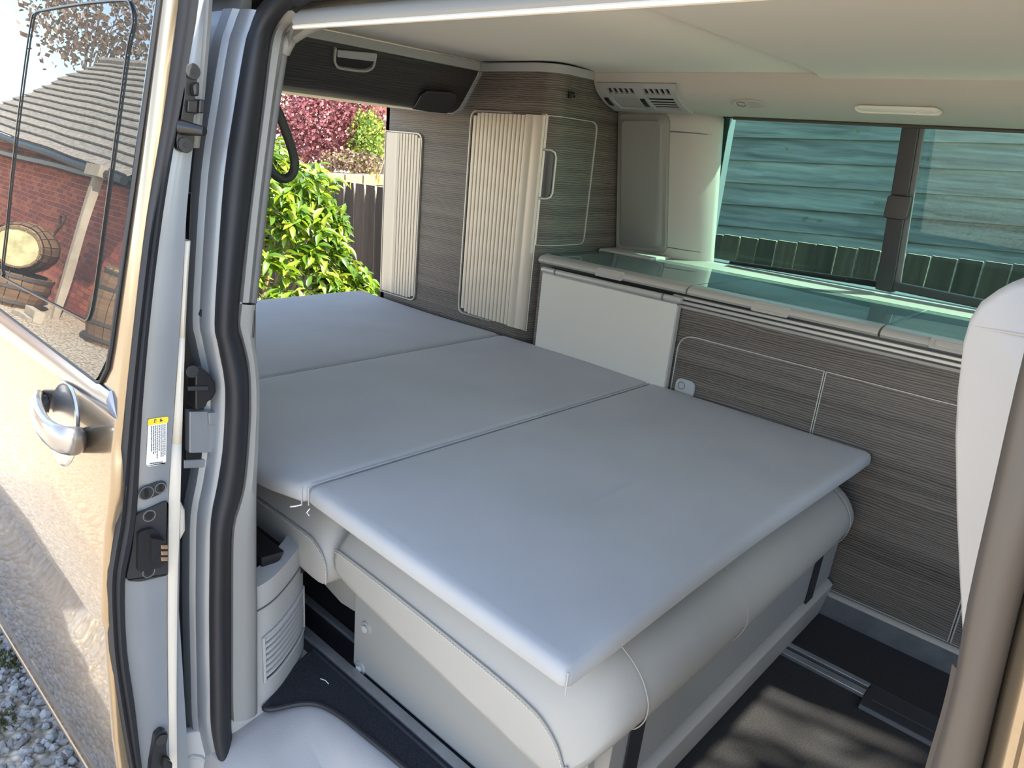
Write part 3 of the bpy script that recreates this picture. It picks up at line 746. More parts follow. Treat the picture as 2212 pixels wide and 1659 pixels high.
for q in ((408, 154), (393, 312)):
    c = dx(*q) + Vector((.010, 0, 0))
    b = B(); b.disc(c, (1, 0, 0), 0.0105, 0.003, 16); mk('screw_head', b, M['blacksat'], uc, bevel=0.001)
    b = B(); b.disc(c + Vector((.003, 0, 0)), (1, 0, 0), 0.004, 0.0006, 8); mk('screw_drive', b, M['black'], uc)
# sticker with yellow head and lines of small print, turned on its side
b = dplate([(320,907),(360,900),(358,998),(355,1001),(320,1008),(315,1004)], 0.0006, 0.0006, 0.003, 3)
sk = tag(mk('warning_sticker', b, M['white'], dr, smooth=0), 'white and yellow warning sticker with small print')
b = dplate([(319,905),(363,899),(362,913),(318,919)], 0.0009, 0.0006, 0.0025, 3); mk('yellow_band', b, M['yellow'], sk, smooth=0)
b = dplate([(345,903),(351,908.5),(344,910.5)], 0.0018, 0.0004); mk('hazard_triangle', b, M['ink'], sk, smooth=0)
b = dplate([(332,905.5),(336.5,904.8),(336,912),(331.5,912.6)], 0.0018, 0.0003); mk('booklet_icon', b, M['ink'], sk, smooth=0)
b = dplate([(333,907),(335.6,906.5),(335.2,911),(332.6,911.4)], 0.0022, 0.0003); mk('booklet_page', b, M['yellow'], sk, smooth=0)
b = B(); rnd = random.Random(3)
for i in range(8):
    fx = 0.10 + i * 0.105; end = 0.62 + rnd.random() * 0.22; k = 0
    t = 0.03
    while t < end:
        L = 0.02 + rnd.random() * 0.045
        def sp_(u, v):
            a_ = (321 + 40 * u, 918 - 6 * u + 86 * v); return dx(*a_) + Vector((0.0016, 0, 0))
        b.prism([sp_(fx, t), sp_(fx + .045, t), sp_(fx + .045, t + L), sp_(fx, t + L)], (0.0003, 0, 0)); t += L + 0.012
mk('small_print', b, M['ink'], sk, smooth=0)
b = B()
for k in range(14):
    u = 0.12 + k * 0.054
    def sp2(u, v): return dx(318 + 38 * u, 1000 - 5 * u + 3 * v) + Vector((0.0016, 0, 0))
    b.prism([sp2(u, 0), sp2(u + .035, 0), sp2(u + .035, 1), sp2(u, 1)], (0.0003, 0, 0))
mk('print_code', b, M['ink'], sk, smooth=0)
# oval lock plate
ov = [(299,1067),(302,1058),(312,1049),(335,1040),(349,1037),(357,1041),(359,1050),(354,1060),(340,1068),(318,1077),(307,1079),(300,1075)]
b = B(); b.prism([dx(*q) for q in ov], (0.004, 0, 0)); lk = tag(mk('lock_plate', b, M['blacksat'], dr, bevel=0.0015), 'black oval child lock plate')
for q, r in (((314, 1063), 0.0105), ((344, 1052), 0.008)):
    c = dx(*q) + Vector((.0045, 0, 0)); b = B(); b.tube([c + Vector((0, r * math.cos(a), r * math.sin(a))) for a in np.linspace(0, 2*PI, 20)[:-1]], 0.0007, 6, loop=True); mk('lock_ring', b, M['trimdk'], lk)
    b = B(); b.box(c.x, c.x + 0.001, c.y - r * .25, c.y + r * .25, c.z - r * .6, c.z + r * .6); mk('lock_slot', b, M['black'], lk)
# contact plate
b = dplate([(290,1110),(356,1080),(361,1084),(360,1236),(355,1240),(300,1253),(274,1252),(270,1245),(283,1180)], 0.0, 0.006, 0.004)
cp = tag(mk('contact_plate', b, M['blacksat'], dr, bevel=0.0015), 'black contact plate with three brass contacts')
b = dplate([(291,1142),(322,1133),(338,1150),(348,1158),(346,1215),(322,1222),(290,1228)], 0.006, 0.008, 0.006); mk('contact_housing', b, M['black'], cp, bevel=0.003)
b = dplate([(314,1148),(344,1156),(347,1164),(346,1202),(320,1204),(312,1196)], 0.014, 0.012, 0.004); mk('contact_block', b, M['black'], cp, bevel=0.003)
for yq in (1162, 1175, 1187.5):
    b = dplate([(332,yq),(346,yq),(346,yq+8.5),(332.5,yq+8.5)], 0.026, 0.002); mk('contact', b, M['gold'], cp, bevel=0.0006)
for q in ((319, 1111), (318, 1232)):
    c = dx(*q) + Vector((.006, 0, 0))
    b = B(); b.tube([c + Vector((0, .009 * math.cos(a), .009 * math.sin(a))) for a in np.linspace(0, 2*PI, 18)[:-1]], 0.0008, 6, loop=True); mk('screw_rim', b, M['trimdk'], cp)
    b = B(); b.disc(c, (1, 0, 0), 0.006, 0.001, 6); mk('screw_drive', b, M['black'], cp)
# lower roller bracket
b = dplate([(330,1580),(343,1569),(355,1572),(356,1585),(352,1600),(354,1622),(362,1632),(360,1650),(352,1656),(344,1690),(316,1690),(320,1640)], 0.0, 0.012, 0.004)
lb = tag(mk('lower_catch', b, M['black'], dr, bevel=0.003), 'black lower catch at the foot of the door edge')
b = dplate([(344,1622),(361,1632),(360,1650),(348,1655),(340,1640)], 0.012, 0.012); mk('catch_block', b, M['black'], lb, bevel=0.003)
b = B(); b.disc(dx(342, 1588) + Vector((.012, 0, 0)), (1, 0, 0), 0.010, 0.003, 16); mk('screw_head', b, M['blacksat'], lb, bevel=0.001)

# ---- outside handle: dished cup with a bridging grip
hc = dpt(138, 920, 0)
hx = Vector((1, 0, 0)); hz = Vector((0, 0.12, 0.993)); hn = Vector((0, -0.993, 0.12))
cupL = [(0.062 * math.cos(a), 0.062 * math.sin(a) * 1.05) for a in np.linspace(0, 2*PI, 33)[:-1]]
cc = dpt(138, 915, 0)
b = B(); rings = []
for s_, d_ in ((1.06, 0.0004), (1.0, 0.003), (0.94, 0.0012), (0.8, 0.0012), (0.5, 0.0012), (0.1, 0.0012)):
    rings.append([Vector((cc.x + u * s_, yo(cc.z + v * s_) - d_, cc.z + v * s_)) for u, v in cupL])
b.loft(rings, closed=True); b.F.append(tuple(len(b.V) - 32 + i for i in range(32)))
hp_ = mk('handle_cup', b, mat('handle_cup_paint', (0.42, 0.41, 0.40), rough=0.22, metal=0.8), dr)
GP = [(84, 858, .003, .014), (83, 862, .012, .017), (80, 870, .024, .019), (79, 882, .034, .020), (83, 900, .042, .020), (91, 917, .046, .020), (103, 932, .048, .020), (118, 943, .047, .021), (135, 950, .043, .022), (150, 953, .036, .023), (162, 953, .027, .0235), (169, 952, .014, .023), (171, 951, .003, .022)]
cl = [dpt(x_, y_, o_) for x_, y_, o_, r_ in GP]
b = B(); rings = []
for i, c in enumerate(cl):
    t_ = (cl[min(i + 1, len(cl) - 1)] - cl[max(i - 1, 0)]).normalized(); sd = (cl[-1] - cl[0]).cross(hn).normalized()
    nn_ = sd.cross(t_).normalized(); r_ = GP[i][3]
    rings.append([c + sd * r_ * 1.0 * math.cos(a) + nn_ * r_ * .50 * math.sin(a) for a in np.linspace(0, 2*PI, 17)[:-1]])
b.loft(rings, closed=True, cap=True)
hg = mk('handle_grip', b, mat('handle_grip_paint', (0.30, 0.295, 0.30), rough=0.22, metal=0.8, coat=0.3), dr, smooth=70)
for q_, a_ in (((100, 872), .015), ((166, 948), .018)):
    c = dpt(q_[0], q_[1], 0.0); b = B(); b.tube([c, c + hn * .012, c + hn * .020], [a_, a_, a_ * .8], 18); mk('handle_mount', b, M['blacksat'], dr)
# ================================================================== KITCHEN UNIT
def yk(px, py, y=YW): return at(px, py, 'y', y)
kt = thing('kitchen_unit', 'long dark grained kitchen cabinet under the side window', 'cabinet', (-0.7, 2.0, 0.0))
b = B(); b.box(-1.50, 0.12, YW, 2.19, 0.06, 0.715); mk('carcass', b, M['wood'], kt, bevel=0.002)
# skirting
b = B(); b.prism([(-1.50, YW - 0.004, 0.066), (-1.50, YW - 0.016, 0.058), (-1.50, YW - 0.012, 0.0), (-1.50, YW + 0.03, 0.0), (-1.50, YW + 0.03, 0.066)], (1.62, 0, 0)); mk('skirting', b, M['alud'], kt)
b = B(); b.prism([(-1.50, YW - 0.017, 0.060), (-1.50, YW - 0.004, 0.0685), (-1.50, YW, 0.0685), (-1.50, YW - 0.010, 0.057)], (1.62, 0, 0)); mk('skirting_bead', b, M['alu'], kt)
# doors: raised panel with a fine bright edging
def kdoor(x0, x1, z0, z1, rads):
    pts = roundpoly([(x0, YW, z1), (x1, YW, z1), (x1, YW, z0), (x0, YW, z0)], rads, 6)
    bb = B(); bb.prism(pts, (0, -0.005, 0)); d = mk('cupboard_door', bb, M['wood'], kt, bevel=0.001)
    bb = B(); cen_ = Vector(((x0 + x1) / 2, YW, (z0 + z1) / 2))
    bb.sweep([p + Vector((0, -0.003, 0)) for p in pts], [(0.0, -0.0016), (0.0036, -0.0016), (0.0036, 0.0016), (0.0, 0.0016)], (0, -1, 0), loop=True)
    mk('edging', bb, M['alu'], d)
    return d
d1 = kdoor(-0.964, -0.5585, 0.10, 0.628, [0.05, 0, 0, 0.05])
d2 = kdoor(-0.5535, -0.148, 0.074, 0.628, [0, 0.0, 0, 0])
d3 = kdoor(-0.142, 0.11, 0.074, 0.628, [0, 0, 0, 0])
# socket cover at the corner of the first door
p = yk(1481, 838, YW - 0.006)
b = B(); b.prism([p + Vector((x, 0, z)) for x, z in rr2(0.060, 0.052, 0.018, 5)], (0, -0.008, 0)); so = mk('socket_cover', b, M['trim'], kt, bevel=0.002)
b = B(); b.tube([p + Vector((-0.010 + 0.010 * math.cos(a), -0.0085, 0.006 + 0.010 * math.sin(a))) for a in np.linspace(0, 2*PI, 18)[:-1]], 0.0012, 6, loop=True); mk('socket_ring', b, M['trimdk'], so)
# ribbed rail under the worktop
def ribs(z):  # depth profile
    return 0
prof = []
z = 0.700
rp = [(0.0, 0.700), (-0.010, 0.701), (-0.012, 0.707), (-0.010, 0.7085), (0.004, 0.709), (0.004, 0.7125), (-0.012, 0.713), (-0.014, 0.7145), (-0.014, 0.7200), (-0.012, 0.7215), (0.004, 0.722), (0.004, 0.7255), (-0.013, 0.726), (-0.015, 0.7275), (-0.015, 0.733), (-0.013, 0.7345), (0.004, 0.735), (0.0, 0.738)]
b = B(); b.loft([[Vector((x, YW + dy, z)) for dy, z in rp] for x in (-1.0, -0.6, -0.2, 0.12)]); mk('ribbed_rail', b, M['alu'], kt, smooth=25)
b = B(); b.box(-1.50, 0.12, YW - 0.002, 2.19, 0.712, 0.740); mk('rail_backing', b, M['black'], kt)
# worktop: three hinged lids, each with a rounded metal nose, finger pull and glass
def lid(x0, x1, px, py, label):
    t = thing('worktop_lid', label, 'worktop', ((x0 + x1) / 2, 2.0, 0.742), 'hinged glass worktop lids')
    bb = B(); bb.box(x0, x1, YW + 0.012, 2.195, 0.7425, 0.7585); mk('board', bb, M['worktop'], t)
    npf = [(YW - 0.006, 0.7405), (YW - 0.020, 0.7425), (YW - 0.025, 0.749), (YW - 0.022, 0.757), (YW - 0.012, 0.763), (YW + 0.006, 0.7665), (YW + 0.022, 0.7668), (YW + 0.022, 0.7405)]
    bb = B(); bb.loft([[Vector((x, y, z)) for y, z in npf] for x in (x0 + .001, x1 - .001)], closed=True, cap=True); mk('nose', bb, M['alu'], t)
    bb = B(); bb.box(x0 + .001, x1 - .001, YW + 0.022, 2.195, 0.7585, 0.7655); mk('glass_top', bb, M['topglass'], t, smooth=0)
    if px:
        c = at(px, py, 'y', YW - 0.02)
        bb = B(); path = [c + Vector((u, 0, 0)) + Vector((0, 0.012, 0.018)) * (v / 0.02) for u, v in rr2(0.098, 0.026, 0.005, 3)]
        nn = Vector((0, -0.83, 0.55)); bb.prism([q + nn * 0.001 for q in path], nn * 0.003); pl_ = mk('finger_pull', bb, M['alu'], t, bevel=0.001)
        bb = B(); bb.prism([c + Vector((u, 0, 0)) + Vector((0, 0.012, 0.018)) * (v / 0.02) + nn * 0.0035 for u, v in rr2(0.075, 0.013, 0.004, 3)], nn * 0.004); mk('pull_bar', bb, M['alu'], pl_, bevel=0.0015)
    return t
xa = at(1487, 624, 'y', YW - 0.015).x; xb = at(1902, 716, 'y', YW - 0.015).x
lid(-1.492, xa - 0.0015, 1318, 593, 'glass topped worktop lid nearest the wardrobe, over the folded table')
lid(xa + 0.0015, xb - 0.0015, 1665, 669, 'longest glass worktop lid in the middle, under the window')
lid(xb + 0.0015, 0.12, 2062, 751, 'glass worktop lid at the right, partly hidden by the seat')

# ---- folding table stowed upright against the kitchen front
tb = thing('folding_table', 'pale grey folding table board stowed upright before the kitchen', 'table', (-1.25, 1.785, 0.43))
TY = 1.783
q = [at(1171, 583, 'y', TY), at(1463, 647, 'y', TY), at(1440, 802, 'y', TY), at(1157, 737, 'y', TY)]
x0, x1 = -1.475, -0.99
x0 = 0.5 * (q[0].x + q[3].x); x1 = 0.5 * (q[1].x + q[2].x); zt = 0.5 * (q[0].z + q[1].z)
b = B(); b.box(x0, x1, TY, TY + 0.022, 0.43, zt - 0.012); mk('board', b, M['table'], tb, bevel=0.003)
b = B(); b.box(x1 - 0.001, x1 + 0.004, TY + 0.002, TY + 0.020, 0.43, zt - 0.014); mk('edge_band', b, M['alu'], tb, bevel=0.001)
b = B(); b.tube([(x0 - 0.004, TY + 0.004, zt), (x1 + 0.010, TY + 0.004, zt)], 0.009, 12); tr_ = mk('hinge_tube', b, M['alu'], tb, bevel=0.002)
for xx in (x0 + 0.05, x1 - 0.05):
    b = B(); b.tube([(xx, TY + 0.004, zt), (xx + 0.006, TY + 0.004, zt)], 0.0098, 12); mk('tube_joint', b, M['trimdk'], tr_)
b = B(); b.box(x0, x1, TY + 0.002, TY + 0.010, zt - 0.016, zt - 0.006); mk('hinge_leaf', b, M['alud'], tb)

# ================================================================== TALL WARDROBE
YC = 1.83; XF = -1.533; ZT = 1.338
wd = thing('wardrobe', 'tall dark grained wardrobe with rounded corner and pale roller shutters', 'wardrobe', (-1.9, 2.05, 0.0))
def plan(r=0.075, off=0.0, y0=YC, xf=XF, n=8):
    """outline of the cabinet front in plan: along the bed, round the corner, to the side wall"""
    pts = [Vector((-2.345, y0 - off, 0))]
    for k in range(n + 1):
        a = PI * 1.5 + PI / 2 * k / n
        pts.append(Vector((xf - r + (r + off) * math.cos(a), y0 + r + (r + off) * math.sin(a), 0)))
    pts.append(Vector((xf + off, 2.29, 0)))
    return pts
b = B(); P = plan()
b.loft([[Vector((p.x, p.y, z)) for p in P] for z in (0.03, 0.45, 1.0, ZT - 0.026)])
mk('front_skin', b, M['wood'], wd)
b = B(); b.box(-2.345, -2.325, YC, 2.29, 0.03, ZT); mk('rear_end', b, M['wood'], wd)
b = B(); rings = [[Vector((p.x, p.y, z)) for p in plan(off=o)] for z, o in ((ZT - 0.026, 0.0), (ZT - 0.026, 0.003), (ZT - 0.002, 0.003), (ZT, 0.0))]
b.loft(rings); mk('top_cap', b, M['trim'], wd)
b = B(); b.prism([(-2.345, YC, ZT - .003), (XF - .07, YC, ZT - .003), (XF - .01, YC + .05, ZT - .003), (XF, 2.29, ZT - .003), (-2.345, 2.29, ZT - .003)], (0, 0, 0.004)); mk('top_board', b, M['trimdk'], wd)

def along(s, off):
    """walk the plan outline: s metres from the rear end"""
    Q = plan(off=0.0); acc = 0
    for i in range(len(Q) - 1):
        d = Q[i+1] - Q[i]; L = d.length
        if acc + L >= s or i == len(Q) - 2:
            d.normalize(); n = Vector((d.y, -d.x, 0)); return Q[i] + d * (s - acc) + n * off, n, d
        acc += L
def shutter(pxs, zl, zh, nsl, flat_end, label=None):
    """roller shutter: recess frame, dark gap and vertical slats, each one a piece"""
    s0, s1 = pxs
    cor = roundpoly([(s0, zh, 0), (s1, zh, 0), (s1, zl, 0), (s0, zl, 0)], flat_end, 5)
    def P3(u, z, off): return along(u, off)[0] + Vector((0, 0, z))
    bb = B(); ring0 = [P3(c.x, c.y, 0.0005) for c in cor]
    cm = Vector(((s0 + s1) / 2, (zl + zh) / 2, 0))
    outl = [P3(c.x, c.y, 0.001) for c in cor]
    bb.loft([[P3(c.x, c.y, 0.0) for c in cor], [P3(c.x, c.y, 0.007) for c in cor],
             [P3(cm.x + (c.x - cm.x) * (1 - 0.008 / (s1 - s0)), cm.y + (c.y - cm.y) * (1 - 0.008 / (zh - zl)), 0.007) for c in cor],
             [P3(cm.x + (c.x - cm.x) * (1 - 0.010 / (s1 - s0)), cm.y + (c.y - cm.y) * (1 - 0.010 / (zh - zl)), 0.001) for c in cor]], closed=True)
    f = mk('shutter_frame', bb, M['alu'], wd)
    bb = B(); bb.V = [P3(cm.x + (c.x - cm.x) * (1 - .008 / (s1 - s0)), cm.y + (c.y - cm.y) * (1 - .008 / (zh - zl)), .0014) for c in cor]; bb.F = [tuple(range(len(cor)))]; mk('shutter_gap', bb, M['black'], f, smooth=0)
    return P3
# total run: from x=-2.345 along the bed to the corner
s_of = lambda x: x + 2.345
PA = shutter((s_of(-1.882), s_of(-1.557)), 0.492, 1.191, 0, [0.03, 0.004, 0.004, 0.03])
nS = 13; sA, sB = s_of(-1.882) + 0.012, s_of(-1.633)
for k in range(nS):
    u0 = sA + (sB - sA) * k / nS; u1 = sA + (sB - sA) * (k + 1) / nS - 0.0022
    b = B(); rings = []
    zl_, zh_ = 0.499 + (0.012 if k == 0 else 0.003 if k == 1 else 0), 1.184 - (0.010 if k == 0 else 0.002 if k == 1 else 0)
    for z in (zl_, zh_):
        rings.append([PA(u0, z, .001), PA(u0 + .0015, z, .0045), PA((u0 + u1) / 2, z, .0058), PA(u1 - .0015, z, .0045), PA(u1, z, .001)])
    b.loft(rings, closed=True, cap=True); mk('slat', b, M['slat'], wd)
# leading bar of the shutter (wide fluted strip)
b = B(); u0, u1 = sB, s_of(-1.562)
rings = [[PA(u0, z, .001), PA(u0, z, .006), PA(u0 + .022, z, .0065), PA(u0 + .027, z, .004), PA(u0 + .034, z, .004), PA(u0 + .045, z, .009), PA(u1 - .006, z, .012), PA(u1, z, .009), PA(u1, z, .001)] for z in (0.497, 1.186)]
b.loft(rings, closed=True, cap=True); mk('leading_bar', b, M['slat'], wd, smooth=30)
# rear shutter
PB = shutter((s_of(-2.342), s_of(-2.126)), 0.481, 1.103, 0, [0.004, 0.03, 0.03, 0.004])
b = B(); rings = [[PB(s_of(-2.336), z, .001), PB(s_of(-2.334), z, .006), PB(s_of(-2.318), z, .008), PB(s_of(-2.300), z, .004), PB(s_of(-2.280), z, .004), PB(s_of(-2.268), z, .008), PB(s_of(-2.256), z, .005), PB(s_of(-2.256), z, .001)] for z in (0.489, 1.097)]
b.loft(rings, closed=True, cap=True); mk('leading_bar', b, M['slat'], wd, smooth=30)
nS = 7; sA, sB = s_of(-2.255), s_of(-2.134)
for k in range(nS):
    u0 = sA + (sB - sA) * k / nS; u1 = sA + (sB - sA) * (k + 1) / nS - 0.0022; e = 0.011 if k == nS - 1 else 0.003 if k == nS - 2 else 0
    b = B(); rings = []
    for z in (0.489 + e, 1.097 - e): rings.append([PB(u0, z, .001), PB(u0 + .0015, z, .0045), PB((u0 + u1) / 2, z, .0058), PB(u1 - .0015, z, .0045), PB(u1, z, .001)])
    b.loft(rings, closed=True, cap=True); mk('slat', b, M['slat'], wd)
# curved wooden door beyond the shutter, on the rounded corner
Lc = s_of(XF - 0.075) + 0.075 * PI / 2          # run to the end of the corner
sD0 = s_of(-1.556); sD1 = Lc + (2.066 - (YC + 0.075))
zD0, zD1 = 0.785, 1.186
def W3(u, z, off): return along(u, off)[0] + Vector((0, 0, z))
us = list(np.linspace(sD0, sD1, 19))
b = B(); b.loft([[W3(u, zD0, .004) for u in us], [W3(u, zD1, .004) for u in us]]); cd_ = mk('corner_door', b, M['wood'], wd)
cor = roundpoly([(sD0, zD1, 0), (sD1, zD1, 0), (sD1, zD0, 0), (sD0, zD0, 0)], [0.0, 0.03, 0.03, 0.0], 5)
path = []
for i, c in enumerate(cor):
    d = cor[(i + 1) % len(cor)]; n_ = max(1, int((d - c).length / 0.02))
    for k in range(n_): q_ = c.lerp(d, k / n_); path.append((q_.x, q_.y))
b = B(); rings = []
for u, z in path:
    p_, n_, d_ = along(u, 0.0); p_ = p_ + Vector((0, 0, z)); rings.append([p_ + n_ * .002 + d_ * .0025, p_ + n_ * .0075 + d_ * .002, p_ + n_ * .0075 - d_ * .002 + Vector((0, 0, .002)), p_ + n_ * .002 - d_ * .0025 - Vector((0, 0, .003))])
b.loft(rings, closed=True, loop=True); mk('edging', b, M['alu'], cd_)
# recessed pull at the edge of the corner door
hy0, hy1 = 0.935, 1.085
uh = sD0
b = B(); b.loft([[W3(u, hy0 + .004, .0055) for u in np.linspace(uh - .006, uh + .030, 6)], [W3(u, hy1 - .004, .0055) for u in np.linspace(uh - .006, uh + .030, 6)]]); hd = mk('pull_recess', b, M['black'], cd_)
b = B(); hpth = [(uh - .004, hy1), (uh + .018, hy1), (uh + .030, hy1 - .006), (uh + .036, hy1 - .02), (uh + .036, hy0 + .02), (uh + .030, hy0 + .006), (uh + .018, hy0), (uh - .004, hy0)]
b.tube([W3(u, z, .009) for u, z in hpth], 0.0042, 8); mk('pull', b, M['alu'], cd_)
# small black switch high on the corner face
p_ = at(1234, 205, 'x', XF + 0.002)
b = B(); b.prism([p_ + Vector((0, y, z)) for y, z in ((-0.016, -0.010), (-0.002, -0.010), (-0.002, 0.010), (-0.016, 0.010))], (0.005, 0, 0)); mk('key_bracket', b, M['black'], wd, bevel=0.001)
for dy, dz in ((0.008, 0.006), (0.014, -0.003)):
    b = B(); b.disc(p_ + Vector((0, dy, dz)), (1, 0, 0), 0.004, 0.003, 10); mk('key_stud', b, M['black'], wd)
b = B(); b.box(XF - .001, XF + .003, 2.283, 2.289, 0.74, 1.236); mk('edge_strip', b, M['trim'], wd)

# ================================================================== REAR OVERHEAD LOCKER
lk_ = thing('overhead_locker', 'dark overhead rear locker with metal pull above the tailgate opening', 'cabinet', (-2.0, 1.4, 1.17))
LPf = [(-1.857, 1.312), (-1.860, 1.298), (-1.893, 1.252), (-1.930, 1.201), (-1.955, 1.183), (-1.985, 1.1765), (-2.10, 1.178), (-2.34, 1.185)]
ring = smoothpath([(x, 0, z) for x, z in LPf], 3)
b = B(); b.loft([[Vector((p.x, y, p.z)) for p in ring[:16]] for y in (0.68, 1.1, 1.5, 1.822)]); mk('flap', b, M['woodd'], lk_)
b = B(); b.loft([[Vector((p.x, y, p.z)) for p in ring[15:]] for y in (0.68, 1.822)]); mk('underside', b, mat('bounce_lit_underside', (0.80, 0.74, 0.55), rough=0.6, bump=0.1, bs=200), lk_)  # yellowish bounce light from the garden is put into the underside colour
b = B(); b.prism([(-1.857, 0.68, 1.312), (-1.853, 0.68, 1.313), (-1.853, 0.68, 1.338), (-1.90, 0.68, 1.34), (-1.90, 0.68, 1.312)], (0, 1.144, 0)); mk('top_trim', b, M['trim'], lk_, bevel=0.001)
b = B(); b.tube([Vector((p.x + .002, 1.820, p.z)) for p in ring[1:17]], 0.0022, 6); mk('end_bead', b, M['trim'], lk_)
# pull handle
def lf(px, py, off=0.0):
    """point on the sloping flap"""
    n = Vector((0.80, 0, -0.60)); return atp(px, py, Vector((-1.893, 0, 1.252)) + n * off, n)
n = Vector((0.80, 0, -0.60))
hpts = [(724,103),(722,128),(726,140),(735,146),(780,152),(796,150),(806,141),(811,116)]
b = B(); b.sweep([lf(*q, 0.003) for q in smoothpath([(x, y, 0) for x, y in hpts], 3) for q in [(q[0], q[1])]], [(-.003, -.003), (.005, -.003), (.005, .003), (-.003, .003)], n); hh = mk('pull_frame', b, M['alu'], lk_)
b = B(); b.prism([lf(728,106,.004), lf(809,114,.004), lf(808,131,.004), lf(727,121,.004)], n * 0.006); mk('pull_flap', b, M['trim'], lk_, bevel=0.002)
b = B(); b.prism([lf(727,121,.001), lf(808,131,.001), lf(803,144,.001), lf(780,149,.001), lf(738,143,.001), lf(727,137,.001)], n * 0.001); mk('pull_hollow', b, M['black'], lk_)
# dark lamp panel low on the flap
pts_ = [at(*q, 'x', -1.945) for q in ((889,233),(896,226),(908,204),(922,195),(975,198),(985,205),(984,214),(965,243),(930,240))]
b = B(); c_ = sum(pts_, Vector()) / len(pts_)
lampn = Vector((0.62, 0, -0.78))
pts_ = [atp(*q, (-1.938, 0, 1.193), lampn) for q in ((889,233),(896,226),(908,204),(922,195),(975,198),(985,205),(984,214),(965,243),(930,240))]
b.prism(pts_, lampn * 0.006); mk('lamp_panel', b, mat('lamp_panel_black', (0.03, 0.031, 0.034), rough=0.35), lk_, bevel=0.003)

# hanging strap loop at the tailgate opening
st_ = thing('strap_loop', 'grey rubber strap hanging in a loop by the rear opening', 'strap', at(612, 385, 'x', -1.95))
SPX = [(570,160),(584,205),(603,245),(618,285),(633,330),(637,358),(630,378),(615,386),(600,382),(588,370),(575,345)]
b = B(); b.sweep(smoothpath([at(*q, 'x', -1.95) for q in SPX], 4), [(-.003, -.013), (-.003, .013), (.001, .008), (.001, -.008)], (0.9, -0.35, 0.1)); mk('band', b, M['blacksat'], st_)
# ================================================================== BED TOPPER (three hinged pads)
mt = thing('mattress_topper', 'grey blue three part folding mattress topper spread over the bed', 'mattress', (-1.4, 1.22, 0.42))
def pad_mesh(c4, th, zf, edge=0.014, inset_top=0.010):
    """c4: near-rear, near-front, far-front, far-rear plan corners"""
    c4 = [Vector((p[0], p[1], 0)) for p in c4]; N = 12
    def outline(ins):
        cen = sum(c4, Vector()) / 4; out = []
        w1 = (c4[1] - c4[0]).length; h1 = (c4[3] - c4[0]).length
        def q(u, v):
            a = c4[0].lerp(c4[1], u); d = c4[3].lerp(c4[2], u); return a.lerp(d, v)
        iu, iv = ins / w1, ins / h1; r = 0.010
        base = [(iu, iv), (1 - iu, iv), (1 - iu, 1 - iv), (iu, 1 - iv)]
        ru, rv = r / w1, r / h1
        corners = [[(iu, iv + rv), (iu + ru * .3, iv + rv * .3), (iu + ru, iv)], [(1 - iu - ru, iv), (1 - iu - ru * .3, iv + rv * .3), (1 - iu, iv + rv)],
                   [(1 - iu, 1 - iv - rv), (1 - iu - ru * .3, 1 - iv - rv * .3), (1 - iu - ru, 1 - iv)], [(iu + ru, 1 - iv), (iu + ru * .3, 1 - iv - rv * .3), (iu, 1 - iv - rv)]]
        for i in range(4):
            out += corners[i]
            a = corners[i][-1]; d = corners[(i + 1) % 4][0]
            for k in range(1, N): t = k / N; out.append((a[0] + (d[0] - a[0]) * t, a[1] + (d[1] - a[1]) * t))
        return [q(u, v) for u, v in out]
    bb = B(); rings = []
    for ins, dz in ((0.25, -th), (0.03, -th), (0.006, -th + 0.004), (0.0, -th + 0.012), (0.0, -0.014), (0.003, -0.006), (0.009, -0.0015), (0.022, 0.0), (0.07, 0.0), (0.15, 0.0), (0.25, 0.0)):
        rings.append([Vector((p.x, p.y, zf(p.x, p.y) + dz)) for p in outline(ins)])
    n = len(rings[0]); bb.loft(rings, closed=True)
    bb.F.append(tuple(range(n - 1, -1, -1))); bb.F.append(tuple((len(rings) - 1) * n + i for i in range(n)))
    return bb
z1 = lambda x, y: 0.470 - 0.026 * max(0, min(1, (x + 1.05) / 0.62)) * max(0, min(1, (1.25 - y) / 0.55)) ** 1.5
z2 = lambda x, y: 0.470 - 0.004 * math.sin((x + 1.04) * 5.2) - 0.028 * max(0, (0.74 - y) / 0.1) * max(0, min(1, (-1.06 - x) / 0.12))
b = pad_mesh([(-1.040, 0.660), (-0.432, 0.662), (-0.402, 1.797), (-1.022, 1.797)], 0.042, z1); p1 = mk('topper_pad', b, M['fabric'], mt, smooth=50)
b = pad_mesh([(-1.625, 0.640), (-1.043, 0.650), (-1.026, 1.797), (-1.632, 1.800)], 0.042, z2); p2 = mk('topper_pad', b, M['fabric'], mt, smooth=50)
b = pad_mesh([(-2.43, 0.640), (-1.628, 0.640), (-1.636, 1.800), (-2.435, 1.800)], 0.042, lambda x, y: 0.469 - 0.003 * math.sin(x * 7) * math.sin(y * 3)); p3 = mk('topper_pad', b, M['fabric'], mt, smooth=50)
# seams at the corners and along the folds
def seam(par, pts, r=0.0012):
    bb = B(); bb.tube(pts, r, 6); return mk('seam', bb, M['fabric'], par)
seam(p1, [(-0.433, 0.663, z1(-.43, .66) - k) for k in (0.004, 0.02, 0.040)])
seam(p1, [(-1.038, 0.662, z1(-1.04, .66) - k) for k in (0.004, 0.02, 0.040)])
seam(p2, [(-1.045, 0.652, z2(-1.04, .65) - k) for k in (0.004, 0.02, 0.040)])
seam(p1, [Vector((-1.0405 + 0.018 * t, 0.66 + 1.137 * t, z1(-1.04 + .018 * t, .66 + 1.137 * t) - 0.0025)) for t in np.linspace(0.01, .99, 14)], 0.0017)
seam(p2, [Vector((-1.625 - 0.007 * t, 0.64 + 1.16 * t, 0.468)) for t in np.linspace(0.01, .99, 10)], 0.0013)
